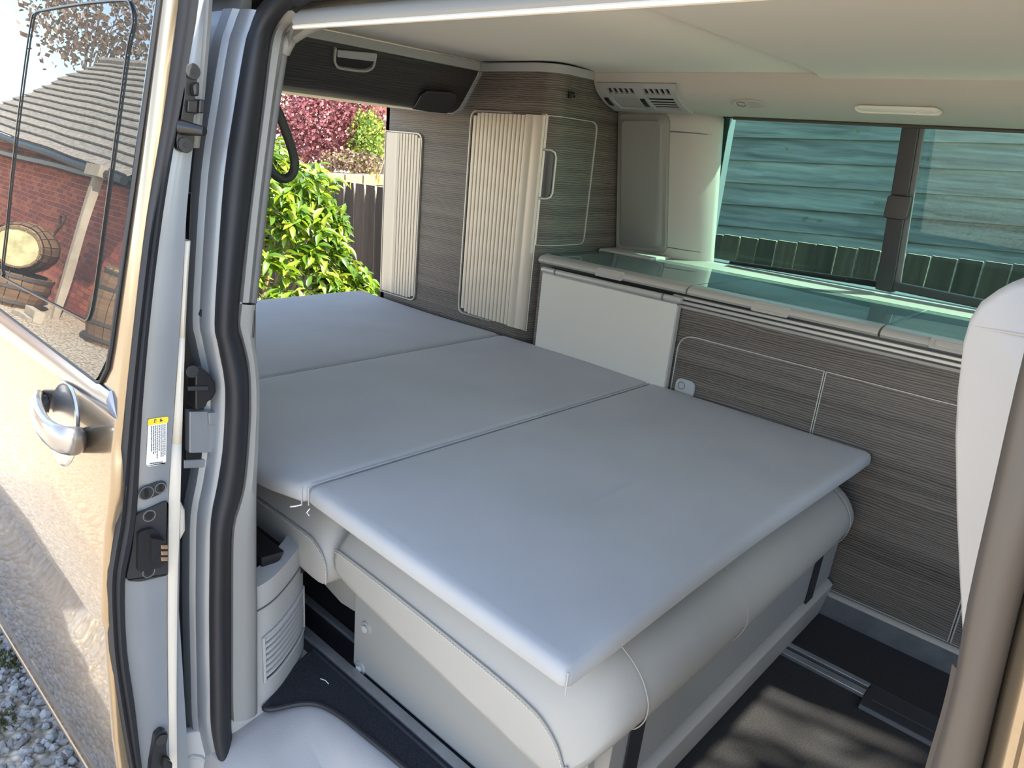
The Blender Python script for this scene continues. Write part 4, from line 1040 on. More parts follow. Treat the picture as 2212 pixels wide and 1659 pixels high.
# loose white threads at the fold corner
b = B(); q0 = Vector((-1.043, 0.651, 0.432)); b.tube([q0, q0 + Vector((-.012, -.006, -.006)), q0 + Vector((-.022, -.010, -.010))], 0.0013, 5); mk('loose_thread', b, M['thread'], mt)
b = B(); q0 = Vector((-1.034, 0.662, 0.424)); b.tube([q0, q0 + Vector((-.004, -.004, -.008)), q0 + Vector((.004, -.004, -.011))], 0.0010, 5); mk('loose_thread', b, M['thread'], mt)

# ================================================================== BENCH SEAT FOLDED INTO A BED
bs = thing('bench_bed', 'light grey leather bench seat folded flat as a bed base', 'bench', (-0.8, 1.28, 0.0))
def prof(hz, fx, bz0, bz1, ex):
    """closed XZ outline of the seat cushion: top height hz, front nose at fx"""
    return [(-1.046, bz0 + 0.01), (-1.050 , bz0 + (hz - bz0) * .55), (-1.042, hz - 0.008), (-1.02, hz - 0.002 + ex), (-0.85, hz), (-0.62, hz - 0.004), (fx - 0.085, hz - 0.010), (fx - 0.050, hz - 0.020), (fx - 0.022, hz - 0.042), (fx - 0.006, hz - 0.068), (fx, hz - 0.092), (fx - 0.004, hz - 0.118), (fx - 0.020, bz1 + 0.006), (fx - 0.045, bz1), (-0.62, bz1 + (bz0 - bz1) * .3), (-0.85, bz1 + (bz0 - bz1) * .65), (-1.02, bz0)]
b = B(); rings = []
for y, hz, fx, bz1 in ((0.722, 0.312, -0.458, 0.182), (0.724, 0.318, -0.452, 0.180), (0.730, 0.325, -0.442, 0.184), (0.742, 0.342, -0.428, 0.200), (0.765, 0.368, -0.411, 0.222), (0.80, 0.390, -0.399, 0.240), (0.86, 0.402, -0.391, 0.250), (1.0, 0.405, -0.388, 0.252), (1.15, 0.405, -0.3885, 0.252), (1.5, 0.405, -0.387, 0.252), (1.70, 0.404, -0.388, 0.252), (1.76, 0.396, -0.395, 0.255), (1.79, 0.375, -0.41, 0.262), (1.798, 0.35, -0.43, 0.27)):
    k = min(1, max(0, (y - 0.722) / 0.1))
    pr = prof(hz, fx, 0.255, bz1, 0.0)
    rings.append([Vector((x, y, min(z, hz) - (0.030 * (1 - k) * max(0, (x + 1.05) / 0.6)) * (1 if z > bz1 + 0.06 else 0))) for x, z in pr])
b.loft(rings, closed=True, cap=True); sc_ = mk('seat_cushion', b, M['leather'], bs, sub=1, smooth=60)
# piped seam and stitching along the near edge
def edge_seam(R, idx, name, par, off=(0, -0.0015, 0.001)):
    pts = smoothpath([R[i] + Vector(off) for i in idx], 4)
    bb = B(); bb.tube(pts, 0.0016, 6); mk('piping', bb, M['panel'], par)
    bb = B(); path = []; 
    acc = 0; nxt = 0.006
    for a, c in zip(pts, pts[1:]):
        L = (c - a).length
        while acc + L > nxt:
            t = (nxt - acc) / L; path.append((a.lerp(c, t), (c - a).normalized())); nxt += 0.0068
        acc += L
    for p, d in path:
        q = p + Vector((0, -0.0012, -0.006)); bb.tube([q, q + d * 0.0042], 0.0009, 4)
    o = mk('stitching', bb, M['stitch'], par); o['kind'] = 'stuff'
edge_seam(rings[1], [2, 3, 4, 5, 6, 7, 8, 9, 10, 11, 12], 'piping', sc_)
# cross seams over the front roll
for y in (0.83, 1.155, 1.70):
    R = None
    for r in rings:
        if r[0].y >= y - 0.06: R = r; break
    hz, fx = 0.404, -0.389
    if y < 0.85: hz, fx = 0.398, -0.393
    if y > 1.7: hz, fx = 0.400, -0.391
    pr = prof(hz, fx, 0.255, 0.25, 0)
    b = B(); b.tube(smoothpath([(x - 0.0006, y, z - 0.0016) for x, z in pr[5:14]], 4), 0.0011, 6); mk('cross_seam', b, M['leather'], sc_)
# backrest cushion laid flat behind
face = [(-1.60, 0.246), (-1.60, 0.306), (-1.35, 0.308), (-1.14, 0.308), (-1.095, 0.302), (-1.068, 0.286), (-1.056, 0.264), (-1.055, 0.236), (-1.066, 0.226), (-1.10, 0.222), (-1.18, 0.231)]
b = B(); rings = []
for y, up, dn in ((0.712, 0.0, 0), (0.714, 0.006, 0.004), (0.722, 0.018, 0.006), (0.74, 0.045, 0.008), (0.77, 0.075, 0.01), (0.83, 0.095, 0.01), (1.0, 0.098, 0.01), (1.5, 0.098, 0.01), (1.79, 0.09, 0.008), (1.797, 0.06, 0.0)):
    rings.append([Vector((x + (0.006 if 4 < i < 8 else 0) * min(1, up * 20), y, z + (up if 1 <= i <= 4 else up * .6 if i == 5 else up * .2 if i == 6 else 0) - (dn if i > 7 else 0))) for i, (x, z) in enumerate(face)])
b.loft(rings, closed=True, cap=True); bc = mk('backrest_cushion', b, M['leather'], bs, sub=1, smooth=60)
edge_seam(rings[1], [1, 2, 3, 4, 5, 6, 7], 'piping', bc)
# thin metal edge under the backrest
b = B(); b.prism([(-1.60, 0.722, 0.232), (-1.60, 0.722, 0.243), (-1.16, 0.722, 0.226), (-1.16, 0.722, 0.216)], (0, 0.05, 0)); mk('backrest_rail', b, M['alud'], bs)
b = B(); b.box(-1.64, -1.07, 0.78, 1.79, 0.255, 0.40); mk('backrest_core', b, M['blacksat'], bs)
# roll hanging under the joint
b = B(); rg = [(-1.30, 0.205), (-1.27, 0.14), (-1.22, 0.105), (-1.15, 0.090), (-1.10, 0.095), (-1.072, 0.120), (-1.062, 0.17), (-1.065, 0.225), (-1.3, 0.23)]
b.loft([[Vector((x, y, z)) for x, z in rg] for y in (0.815, 0.83, 1.2, 1.78)], closed=True, cap=True); mk('underseat_roll', b, M['leather'], bs, bevel=0.004)
# base box
b = B(); b.box(-1.055, -0.452, 0.782, 1.79, 0.004, 0.30); mk('base_box', b, M['panel'], bs, bevel=0.004)
for q in ((792, 1357), (779, 1443)):
    c = at(*q, 'y', 0.782)
    b = B(); b.tube([c, c + Vector((0, -.003, 0)), c + Vector((0, -.0035, 0))], [0.016, 0.0145, 0.010], 18); bo = mk('bolt_cap', b, M['panel'], bs, smooth=30)
    b = B(); b.disc(c + Vector((0, -.0035, 0)), (0, -1, 0), 0.008, 0.004, 16); mk('bolt', b, M['trim'], bo, bevel=0.001)
b = B(); b.prism([(-0.46, 0.80, 0.28), (-0.425, 0.80, 0.26), (-0.428, 0.80, 0.115), (-0.46, 0.80, 0.115)], (0, 0.99, 0)); mk('front_panel', b, M['panel'], bs, bevel=0.002)
b = B(); b.prism([(-0.46, 0.79, 0.115), (-0.426, 0.79, 0.110), (-0.414, 0.79, 0.100), (-0.430, 0.79, 0.004), (-0.46, 0.79, 0.004)], (0, 1.0, 0)); mk('front_skirt', b, M['leather'], bs, bevel=0.002)
for ya, yb in ((1.628, 1.672), (0.845, 0.89)):
    b = B(); b.prism([(-0.424, ya, 0.262), (-0.424, yb, 0.262), (-0.4265, yb, 0.105), (-0.4265, ya, 0.105)], (0.0025, 0, 0)); mk('pull_strap', b, M['rubber'], bs)
b = B(); b.box(-2.42, -1.66, 0.66, 1.80, 0.03, 0.424); tag(mk('rear_shelf', b, M['blacksat']), 'dark shelf under the rear part of the bed', 'shelf')

# ================================================================== FLOOR RAILS, MAT, STEP
def rail(name, label, y0, y1, x0, x1):
    t = thing(name, label, 'rail', ((x0 + x1) / 2, y0, 0.0))
    for a, c, h in ((y0, y0 + 0.022, 0.011), (y1 - 0.016, y1, 0.011)):
        bb = B(); bb.box(x0, x1, a, c, 0.0, h); mk('flange', bb, M['alud'], t, bevel=0.002)
    bb = B(); bb.box(x0, x1, y0 + .01, y1 - .01, 0.0, 0.003); mk('channel', bb, M['black'], t)
    return t
rail('floor_rail', 'metal seat rail sunk in the floor along the near side of the bench', 0.752, 0.840, -2.3, -0.05)
fr_ = rail('floor_rail', 'metal seat rail in the floor before the kitchen', 1.550, 1.602, -0.44, -0.242)
b = B(); b.prism([(-0.2405, 1.508, 0.0), (-0.2405, 1.513, 0.011), (-0.2405, 1.545, 0.014), (-0.2405, 1.600, 0.012), (-0.2405, 1.606, 0.0)], (0.30, 0, 0)); mk('rail_cover', b, M['blacksat'], fr_, bevel=0.002)
b = B(); b.box(-0.225, 0.03, 1.540, 1.552, 0.0135, 0.0155); mk('cover_rib', b, M['blacksat'], fr_, bevel=0.001)
ml = smoothpath([(-1.145, 0.742, 0), (-1.125, 0.690, 0), (-1.098, 0.640, 0), (-1.068, 0.592, 0), (-1.062, 0.580, 0), (-1.048, 0.592, 0), (-1.030, 0.632, 0), (-1.005, 0.660, 0), (-0.955, 0.676, 0), (-0.86, 0.684, 0), (-0.70, 0.692, 0), (-0.3, 0.696, 0), (-0.02, 0.696, 0)], 4) + [Vector((-0.02, 0.748, 0))]
fm = thing('floor_mat', 'charcoal carpet strip with bound edge beside the near floor rail', 'mat', (-0.6, 0.72, 0.0))
b = B(); b.prism([p + Vector((0, 0, .001)) for p in ml], (0, 0, 0.006)); mk('pile', b, M['matblack'], fm)
b = B(); b.tube([p + Vector((0, 0, .005)) for p in ml], 0.0055, 8, loop=True); mk('binding', b, M['rubber'], fm)
b = B(); q0 = at(692, 1466, 'z', 0.008); b.tube([q0, q0 + Vector((.012, .004, .001)), q0 + Vector((.024, .004, .0))], 0.0008, 4); mk('lint', b, M['thread'], fm)
b = B(); rings = []
for x in (-1.30, -1.10, -1.072, -1.06, -1.04, -0.98, -0.90, -0.84, -0.80, -0.5, 0.0, 0.2):
    e = max(0, min(1, (-0.80 - x) / 0.24)); e = e * e * (3 - 2 * e)
    rings.append([Vector((x, y, z0 * (1 - e) + z1_ * e)) for y, z0, z1_ in ((0.76, -0.002, -0.002), (0.700, -0.003, -0.003), (0.680, -0.006, -0.004), (0.66, -0.016, -0.006), (0.64, -0.05, -0.008), (0.62, -0.12, -0.010), (0.55, -0.15, -0.016), (0.50, -0.152, -0.024), (0.475, -0.16, -0.04), (0.462, -0.19, -0.10), (0.455, -0.30, -0.30))])
b.loft(rings); tag(mk('trim_5', b, M['step']), 'light grey moulded plastic entry step', 'step', kind='structure')

# ================================================================== DRIVER'S SEAT (side of its backrest)
dsx = [(2212,603),(2180,612),(2150,628),(2112,655),(2088,692),(2074,740),(2062,840),(2057,940),(2060,1100),(2067,1250),(2075,1390),(2084,1500)]
YS = 0.685
side = [at(*q, 'y', YS) for q in dsx]
back = [Vector((p.x, 0, p.z)) for p in side]
front = [Vector((-0.030, 0, 1.020)), Vector((0.02, 0, 1.015)), Vector((0.06, 0, 0.98)), Vector((0.075, 0, 0.90)), Vector((0.10, 0, 0.75)), Vector((0.13, 0, 0.60)), Vector((0.17, 0, 0.45)), Vector((0.10, 0, 0.42)), Vector((0.03, 0, 0.45)), Vector((-0.005, 0, 0.55))]
outl = back[::-1] + front[:]
outl = [p for p in outl]
cen = Vector((0.03, 0, 0.75))
ds = thing('driver_seat', 'pale leather driver seat backrest at the right edge', 'seat', (0.1, 0.9, 0.0))
b = B(); rings = []
for y, s_ in ((YS + 0.0, 0.965), (YS + 0.004, 0.985), (YS + 0.014, 1.0), (YS + 0.10, 1.0), (YS + 0.40, 1.0), (YS + 0.47, 0.97)):
    rings.append([Vector((cen.x + (p.x - cen.x) * s_, y, cen.z + (p.z - cen.z) * (1 - (1 - s_) * .6))) for p in outl])
b.loft(rings, closed=True, cap=True); bk = mk('backrest', b, M['leatherseat'], ds, smooth=60)
b = B(); b.tube([Vector((cen.x + (p.x - cen.x) * .86, YS + 0.0012, p.z)) for p in back[6:]], 0.0009, 6); mk('seam', b, M['leatherseat'], bk)
zc = at(2100, 702, 'y', YS).z
b = B(); b.tube([(at(2086, 703, 'y', YS).x + .004, YS + 0.001, zc - .001), (-0.07, YS - 0.0006, zc), (0.04, YS - 0.0006, zc + .001)], 0.0012, 6); mk('seam', b, M['leatherseat'], bk)
b = B(); b.tube([(-0.045, 0.80, 0.99), (-0.052, 0.80, 1.06)], 0.007, 10); mk('headrest_post', b, M['chrome'], ds)
b = B(); b.tube([(-0.045, 0.98, 0.99), (-0.052, 0.98, 1.06)], 0.007, 10); mk('headrest_post', b, M['chrome'], ds)
b = B(); hr = smoothpath([(-0.09, 0, 1.07), (-0.10, 0, 1.12), (-0.08, 0, 1.20), (-0.04, 0, 1.21), (-0.01, 0, 1.17), (-0.01, 0, 1.09)], 3)
b.loft([[Vector((p.x, y, p.z)) for p in hr] for y in (0.76, 0.77, 1.02, 1.03)], closed=True, cap=True); mk('headrest', b, M['leatherseat'], ds, bevel=0.01)
b = B(); b.box(0.06, 0.56, 0.70, 1.14, 0.34, 0.46); mk('seat_cushion', b, M['leatherseat'], ds, bevel=0.04, seg=4)
b = B(); b.box(0.10, 0.48, 0.74, 1.10, 0.0, 0.35); mk('seat_base', b, M['blacksat'], ds, bevel=0.01)

# the passenger seat on the far side of the cab: same make as the driver's seat
ps = thing('passenger_seat', 'pale leather passenger seat beyond the driver seat', 'seat', Vector((0.1, 0.9, 0.0)) + Vector((0.42, 1.06, 0)))
for ch in [c for c in ds.children]:
    c2 = ch.copy(); COL.objects.link(c2); c2.parent = ps
    for g in ch.children:
        g2 = g.copy(); COL.objects.link(g2); g2.parent = c2
# ================================================================== OUTSIDE
GZ0 = -0.55
def ground_mat():
    m, t, p = nodes('pale_gravel_ground'); p.inputs['Roughness'].default_value = 0.95
    tc = t.nodes.new('ShaderNodeTexCoord'); v = t.nodes.new('ShaderNodeTexVoronoi'); v.inputs['Scale'].default_value = 38
    t.links.new(tc.outputs['Object'], v.inputs['Vector'])
    r = t.nodes.new('ShaderNodeValToRGB'); r.color_ramp.elements[0].color = (0.66, 0.555, 0.41, 1); r.color_ramp.elements[1].color = (0.27, 0.22, 0.155, 1); r.color_ramp.elements[0].position = 0.25; r.color_ramp.elements[1].position = 0.75
    t.links.new(v.outputs['Distance'], r.inputs[0]); t.links.new(r.outputs[0], p.inputs['Base Color'])
    b_ = t.nodes.new('ShaderNodeBump'); b_.inputs['Strength'].default_value = 0.8; b_.inputs['Distance'].default_value = 0.02; b_.invert = True
    t.links.new(v.outputs['Distance'], b_.inputs['Height']); t.links.new(b_.outputs[0], p.inputs['Normal'])
    return m
b = B(); b.box(-60, 40, -60, 60, GZ0 - 0.3, GZ0)
gd = tag(mk('ground', b, ground_mat()), 'gravel driveway around the van', 'ground', kind='structure')
# ---- gravel stones near the door, lower left
rnd = random.Random(11)
ST = [mat('gravel_stone_%d' % i, c, rough=0.85, var=0.15, vs=60, bump=0.2, bs=120) for i, c in enumerate(((0.26, 0.25, 0.24), (0.20, 0.195, 0.19), (0.31, 0.295, 0.28), (0.24, 0.215, 0.19)))]
def stone_verts(r):
    bm = bmesh.new(); bmesh.ops.create_icosphere(bm, subdivisions=1, radius=1.0)
    ax = [rnd.uniform(.7, 1.25), rnd.uniform(.6, 1.0), rnd.uniform(.45, .75)]
    V = [Vector((v.co.x * ax[0], v.co.y * ax[1], v.co.z * ax[2])) * r * rnd.uniform(.82, 1.15) for v in bm.verts]
    F = [tuple(v.index for v in f.verts) for f in bm.faces]; bm.free(); return V, F
protos = []
for i in range(8):
    V, F = stone_verts(1.0); me = bpy.data.meshes.new('stone'); me.from_pydata(V, [], F); me.materials.append(ST[i % 4]); protos.append((me, V, F))
spots = []
for _ in range(9000):
    x = rnd.uniform(-3.9, -1.0); y = rnd.uniform(-0.75, 0.55); spots.append((x, y))
def vis(x, y):
    d = Vector((x, y, GZ0)) - C0; px = 1106 + FPX * d.dot(RIGHT) / d.dot(FWD); py = 829.5 - FPX * d.dot(UP) / d.dot(FWD)
    return d.dot(FWD) > 0 and -10 < px < 205 and py < 1680 and (py - 1330) > (px) * 1.55, d.length
vv = []; oth = []
for s in spots:
    ok, L = vis(*s); (vv if ok else oth).append((L, s))
vv.sort(); near = vv[:300]; rest = vv[300:] + oth
gv = thing('gravel', 'loose grey gravel stones on the ground below the door', 'gravel', (-2.0, 0.0, GZ0))
for L, (x, y) in near:
    me, V, F = protos[rnd.randrange(8)]
    o = bpy.data.objects.new('stone', me); COL.objects.link(o); o.parent = gv; s = rnd.uniform(.010, .021)
    o.location = Vector((x, y, GZ0 + s * .35)) - ORG[gv.name]; o.scale = (s, s, s); o.rotation_euler = (rnd.uniform(-.4, .4), rnd.uniform(-.4, .4), rnd.uniform(0, 6.3))
b = B()
for L, (x, y) in rest:
    me, V, F = protos[rnd.randrange(8)]; s = rnd.uniform(.010, .021); a = rnd.uniform(0, 6.3); ca, sa = math.cos(a) * s, math.sin(a) * s
    b.add([(x + v.x * ca - v.y * sa, y + v.x * sa + v.y * ca, GZ0 + s * .35 + v.z * s) for v in V], F)
me = bpy.data.meshes.new('small_stones'); me.from_pydata([tuple(Vector(v) - ORG[gv.name]) for v in b.V], [], b.F); me.materials.append(ST[0]); me.materials.append(ST[1]); me.materials.append(ST[2])
mi = []
for i in range(len(b.F) // 20): k = rnd.choice((0, 0, 1, 2)); mi += [k] * 20
me.polygons.foreach_set('material_index', mi)
o = bpy.data.objects.new('small_stones', me); COL.objects.link(o); o.parent = gv; o['kind'] = 'stuff'
# moss tufts
for px, py in ((8, 1425), (22, 1440), (4, 1560)):
    c = at(px, py, 'z', GZ0 + .01); t = thing('moss_tuft', {1425: 'larger green moss tuft on the gravel at the left edge', 1440: 'small green moss tuft just right of the larger one', 1560: 'lowest brownish moss tuft on the gravel'}[py], 'moss', c)
    bb = B()
    for _ in range(70):
        a = rnd.uniform(0, 6.3); r_ = rnd.uniform(0, .045); q = c + Vector((math.cos(a) * r_, math.sin(a) * r_, 0)); h = rnd.uniform(.01, .025); d = rnd.uniform(0, 6.3)
        bb.add([q + Vector((.004 * math.cos(d), .004 * math.sin(d), 0)), q - Vector((.004 * math.cos(d), .004 * math.sin(d), 0)), q + Vector((rnd.uniform(-.008, .008), rnd.uniform(-.008, .008), h))], [(0, 1, 2)])
    o = mk('sprigs', bb, mat('moss_green', (0.06, 0.065, 0.022), rough=0.9), t, smooth=0); o['kind'] = 'stuff'

# ---- picket fence beyond the kitchen window, sunlit from behind
WP = [grain_mat('dark_brown_picket_%d' % i, d, l, 'x', 26, rough=0.8, bump=0.4, along=1.5, spec=0.2) for i, (d, l) in enumerate((((0.040, 0.030, 0.024), (0.075, 0.058, 0.046)), ((0.030, 0.024, 0.020), (0.06, 0.047, 0.038)), ((0.048, 0.036, 0.028), (0.085, 0.064, 0.05))))]
EDGE_LIT = mat('sunlit_wood_edge', (0.48, 0.38, 0.26), rough=0.85)  # sunlight on picket tops and sun-facing edges is put into this paler colour
pf_ = thing('picket_fence', 'dark brown upright board fence with narrow gaps behind the van', 'fence', (-2.5, 4.0, GZ0))
def ftop(x):
    if x > -2.2: return 0.786 + (x + 0.494) * 0.0484
    return 0.703 + (x + 2.2) * 0.012
def fy(x): return 4.0
x = -7.2; i = 0
while x < 1.2:
    wdt = rnd.uniform(.098, .110) if x > -3.2 else rnd.uniform(.140, .150); gap = rnd.uniform(.004, .007); tp = rnd.uniform(.0005, .003) if x > -3.2 else rnd.uniform(.016, .024); z = ftop(x) + rnd.uniform(-.0015, .0015)
    zb = z - rnd.uniform(.12, .3) if x > -3.2 else z - .16
    y = fy(x); th = 0.018; dy = rnd.uniform(-.004, .004)
    o4 = [(x, zb), (x + tp, z), (x + wdt - tp * .3, z), (x + wdt, zb), (x + wdt, GZ0), (x, GZ0)]
    bb = B(); bb.prism([Vector((a, y + dy, c)) for a, c in o4], (0, th, 0)); pk = mk('picket', bb, WP[i % 3], pf_, smooth=0)
    pk.data.materials.append(EDGE_LIT)
    for p in pk.data.polygons:
        if p.normal.x > 0.8 or p.normal.z > 0.8: p.material_index = 1
    x += wdt + gap; i += 1
for z in (0.45, -0.2):
    bb = B(); bb.box(-7.2, 1.2, 4.022, 4.06, z, z + .07); mk('rail', bb, WP[0], pf_)

# ---- wall of weathered horizontal boards further back
WB = [grain_mat('weathered_board_%d' % i, d, l, 'z', 18, rough=0.85, bump=0.3, along=0.9, spec=0.2, coarse=0.6) for i, (d, l) in enumerate((((0.095, 0.09, 0.088), (0.30, 0.28, 0.265)), ((0.11, 0.102, 0.10), (0.33, 0.305, 0.285)), ((0.085, 0.08, 0.08), (0.27, 0.25, 0.24))))]
KN = mat('wood_knot', (0.16, 0.14, 0.10), rough=0.9, var=0.4, vs=60)
bw = thing('board_wall', 'weathered grey wall of wide overlapping horizontal boards seen through the window', 'wall', (-1.5, 5.0, GZ0))
ang = math.atan(0.12); slz = 0.042
def bwp(u, z, dy=0.0):
    """u runs along the wall"""
    x = -1.6 + u * math.cos(ang); y = 5.0 + u * math.sin(ang) + dy; return Vector((x, y, z + u * slz))
z0b = 1.335 - 0.148 * 9
for k in range(15):
    z = z0b + k * 0.148
    bb = B(); bb.prism([bwp(-3.2, z - .012, -.024), bwp(-3.2, z + .146, -.004), bwp(-3.2, z + .146, .01), bwp(-3.2, z - .012, .01)], bwp(3.6, 0) - bwp(-3.2, 0)); pb = mk('board', bb, WB[k % 3], bw, smooth=0)
    for _ in range(3):
        u = rnd.uniform(-1.9, 1.3); zz_ = z + rnd.uniform(.03, .12); c = bwp(u, zz_, -.023 + (zz_ - z) * .135)
        bb = B(); a_ = rnd.uniform(-.5, .9); L = rnd.uniform(.012, .045); w_ = rnd.uniform(.006, .013)
        bb.prism([c + Vector((math.cos(t) * L * math.cos(a_) - math.sin(t) * w_ * math.sin(a_), 0, math.cos(t) * L * math.sin(a_) + math.sin(t) * w_ * math.cos(a_))) for t in np.linspace(0, 2 * PI, 13)[:-1]], (0, .004, 0)); mk('knot', bb, KN, pb, smooth=0)
bb = B(); bb.prism([bwp(-3.2, GZ0 - .1, .012), bwp(-3.2, 1.9, .012), bwp(-3.2, 1.9, .06), bwp(-3.2, GZ0 - .1, .06)], bwp(3.6, 0) - bwp(-3.2, 0)); mk('backing', bb, WP[1], bw)

# ---- leafy bush behind the van
LEAF = []
for i, c in enumerate(((0.17, 0.26, 0.018), (0.11, 0.20, 0.018), (0.26, 0.32, 0.04), (0.07, 0.14, 0.018))):
    m, t, p = nodes('bush_leaf_%d' % i); p.inputs['Base Color'].default_value = rgb(c); p.inputs['Roughness'].default_value = 0.32
    tl = t.nodes.new('ShaderNodeBsdfTranslucent'); tl.inputs[0].default_value = (c[0] * 1.3, c[1] * 1.3, c[2] * .6, 1)
    mx = t.nodes.new('ShaderNodeMixShader'); mx.inputs[0].default_value = 0.35
    t.links.new(p.outputs[0], mx.inputs[1]); t.links.new(tl.outputs[0], mx.inputs[2]); t.links.new(mx.outputs[0], t.nodes['Material Output'].inputs[0]); LEAF.append(m)
BARK = mat('bush_bark', (0.28, 0.20, 0.14), rough=0.85, var=0.3, vs=30)
def leaf_geo(cup, droop):
    """folded, drooping lance-shaped leaf along +x, unit length"""
    V = []; F = []
    for k, (u, w_) in enumerate(((0, .01), (.18, .13), (.42, .19), (.68, .15), (.88, .06), (1, .0))):
        z = -droop * u * u; V += [(u, -w_, z + cup * w_), (u, 0, z), (u, w_, z + cup * w_)]
    for k in range(5):
        a = k * 3; F += [(a, a + 1, a + 4, a + 3), (a + 1, a + 2, a + 5, a + 4)]
    return V, F
LG = [leaf_geo(c, d) for c, d in ((.5, .15), (.7, .35), (.4, .5), (.9, .25))]
LM = []
for gi, (V, F) in enumerate(LG):
    for mi_ in range(4):
        me = bpy.data.meshes.new('leaf'); me.from_pydata(V, [], F); me.materials.append(LEAF[mi_]); me.polygons.foreach_set('use_smooth', [True] * len(F)); LM.append(me)
bush = thing('leafy_bush', 'bright green glossy leaved bush in sun behind the open tailgate', 'bush', (-4.7, 2.75, GZ0))
leaves = []
tips = []
def crown(u, v):
    """two overlapping domes make the bush outline"""
    pass
domes = [(Vector((-4.7, 2.70, -0.12)), Vector((0.60, 0.74, 0.66))), (Vector((-4.75, 2.45, 0.50)), Vector((0.50, 0.55, 0.60))), (Vector((-4.6, 3.02, -0.32)), Vector((0.45, 0.52, 0.52))), (Vector((-4.7, 2.78, 0.42)), Vector((0.42, 0.46, 0.50)))]
for di, (c, r) in enumerate(domes):
    for _ in range((260, 200, 150, 150)[di]):
        th = rnd.uniform(0, 2 * PI); cz = rnd.uniform(-.35, 1); s_ = math.sqrt(1 - cz * cz); k = rnd.uniform(.80, 1.05)
        d = Vector((math.cos(th) * s_, math.sin(th) * s_, cz)); p = c + Vector((d.x * r.x, d.y * r.y, d.z * r.z)) * k
        inside = any(((p.x - c2.x) / r2.x) ** 2 + ((p.y - c2.y) / r2.y) ** 2 + ((p.z - c2.z) / r2.z) ** 2 < .55 for c2, r2 in domes)
        if inside or p.z < GZ0 + .05: continue
        tips.append((p, d.normalized()))
for p, d in tips:
    n_ = rnd.randrange(7, 12); sp = rnd.uniform(.06, .16); up = (d + Vector((0, 0, .5))).normalized()
    for k in range(n_):
        a = 2.4 * k + rnd.uniform(-.3, .3); side_ = up.orthogonal().normalized(); s2_ = up.cross(side_)
        out_ = (side_ * math.cos(a) + s2_ * math.sin(a)); dirn = (out_ + up * rnd.uniform(-.1, .7)).normalized()
        q = p - up * sp * (k / n_); L = rnd.uniform(.075, .125)
        leaves.append((q, dirn, L, rnd.randrange(16)))
def leaf_matrix(q, dirn, L):
    x = dirn; y = Vector((0, 0, 1)).cross(x)
    if y.length < .1: y = Vector((1, 0, 0)).cross(x)
    y.normalize(); z = x.cross(y); m = Matrix((x, y, z)).transposed().to_4x4(); roll = Matrix.Rotation(rnd.uniform(-.6, .6), 4, 'X')
    return Matrix.Translation(q) @ m @ roll @ Matrix.Scale(L, 4)
leaves.sort(key=lambda l: -((l[0] - C0).normalized().dot(Vector((-.8, .5, -.1)).normalized()) * 0.0 + l[0].x * 1.0 + (0.3 if -0.3 < l[0].z < 1.1 else -.5)))
for q, dn, L, k in leaves[:300]:
    o = bpy.data.objects.new('leaf', LM[k]); COL.objects.link(o); o.parent = bush
    o.matrix_local = Matrix.Translation(-ORG[bush.name]) @ leaf_matrix(q, dn, L)
for mi_ in range(4):
    V = []; F = []
    for q, dn, L, k in leaves[300:]:
        if k % 4 != mi_: continue
        m = leaf_matrix(q, dn, L); gV, gF = LG[k // 4]; o_ = len(V); V += [tuple(m @ Vector(v) - ORG[bush.name]) for v in gV]; F += [tuple(i + o_ for i in f) for f in gF]
    me = bpy.data.meshes.new('foliage'); me.from_pydata(V, [], F); me.materials.append(LEAF[mi_]); me.polygons.foreach_set('use_smooth', [True] * len(F))
    o = bpy.data.objects.new('foliage', me); COL.objects.link(o); o.parent = bush; o['kind'] = 'stuff'
for k in range(46):
    p, d = tips[rnd.randrange(len(tips))]; base = Vector((-4.7 + rnd.uniform(-.1, .1), 2.6 + rnd.uniform(-.15, .15), GZ0)); m_ = base.lerp(p, .55) + Vector((0, 0, .15))
    bb = B(); bb.tube([base, m_, p], [.016, .009, .003], 5); mk('branch', bb, BARK, bush)

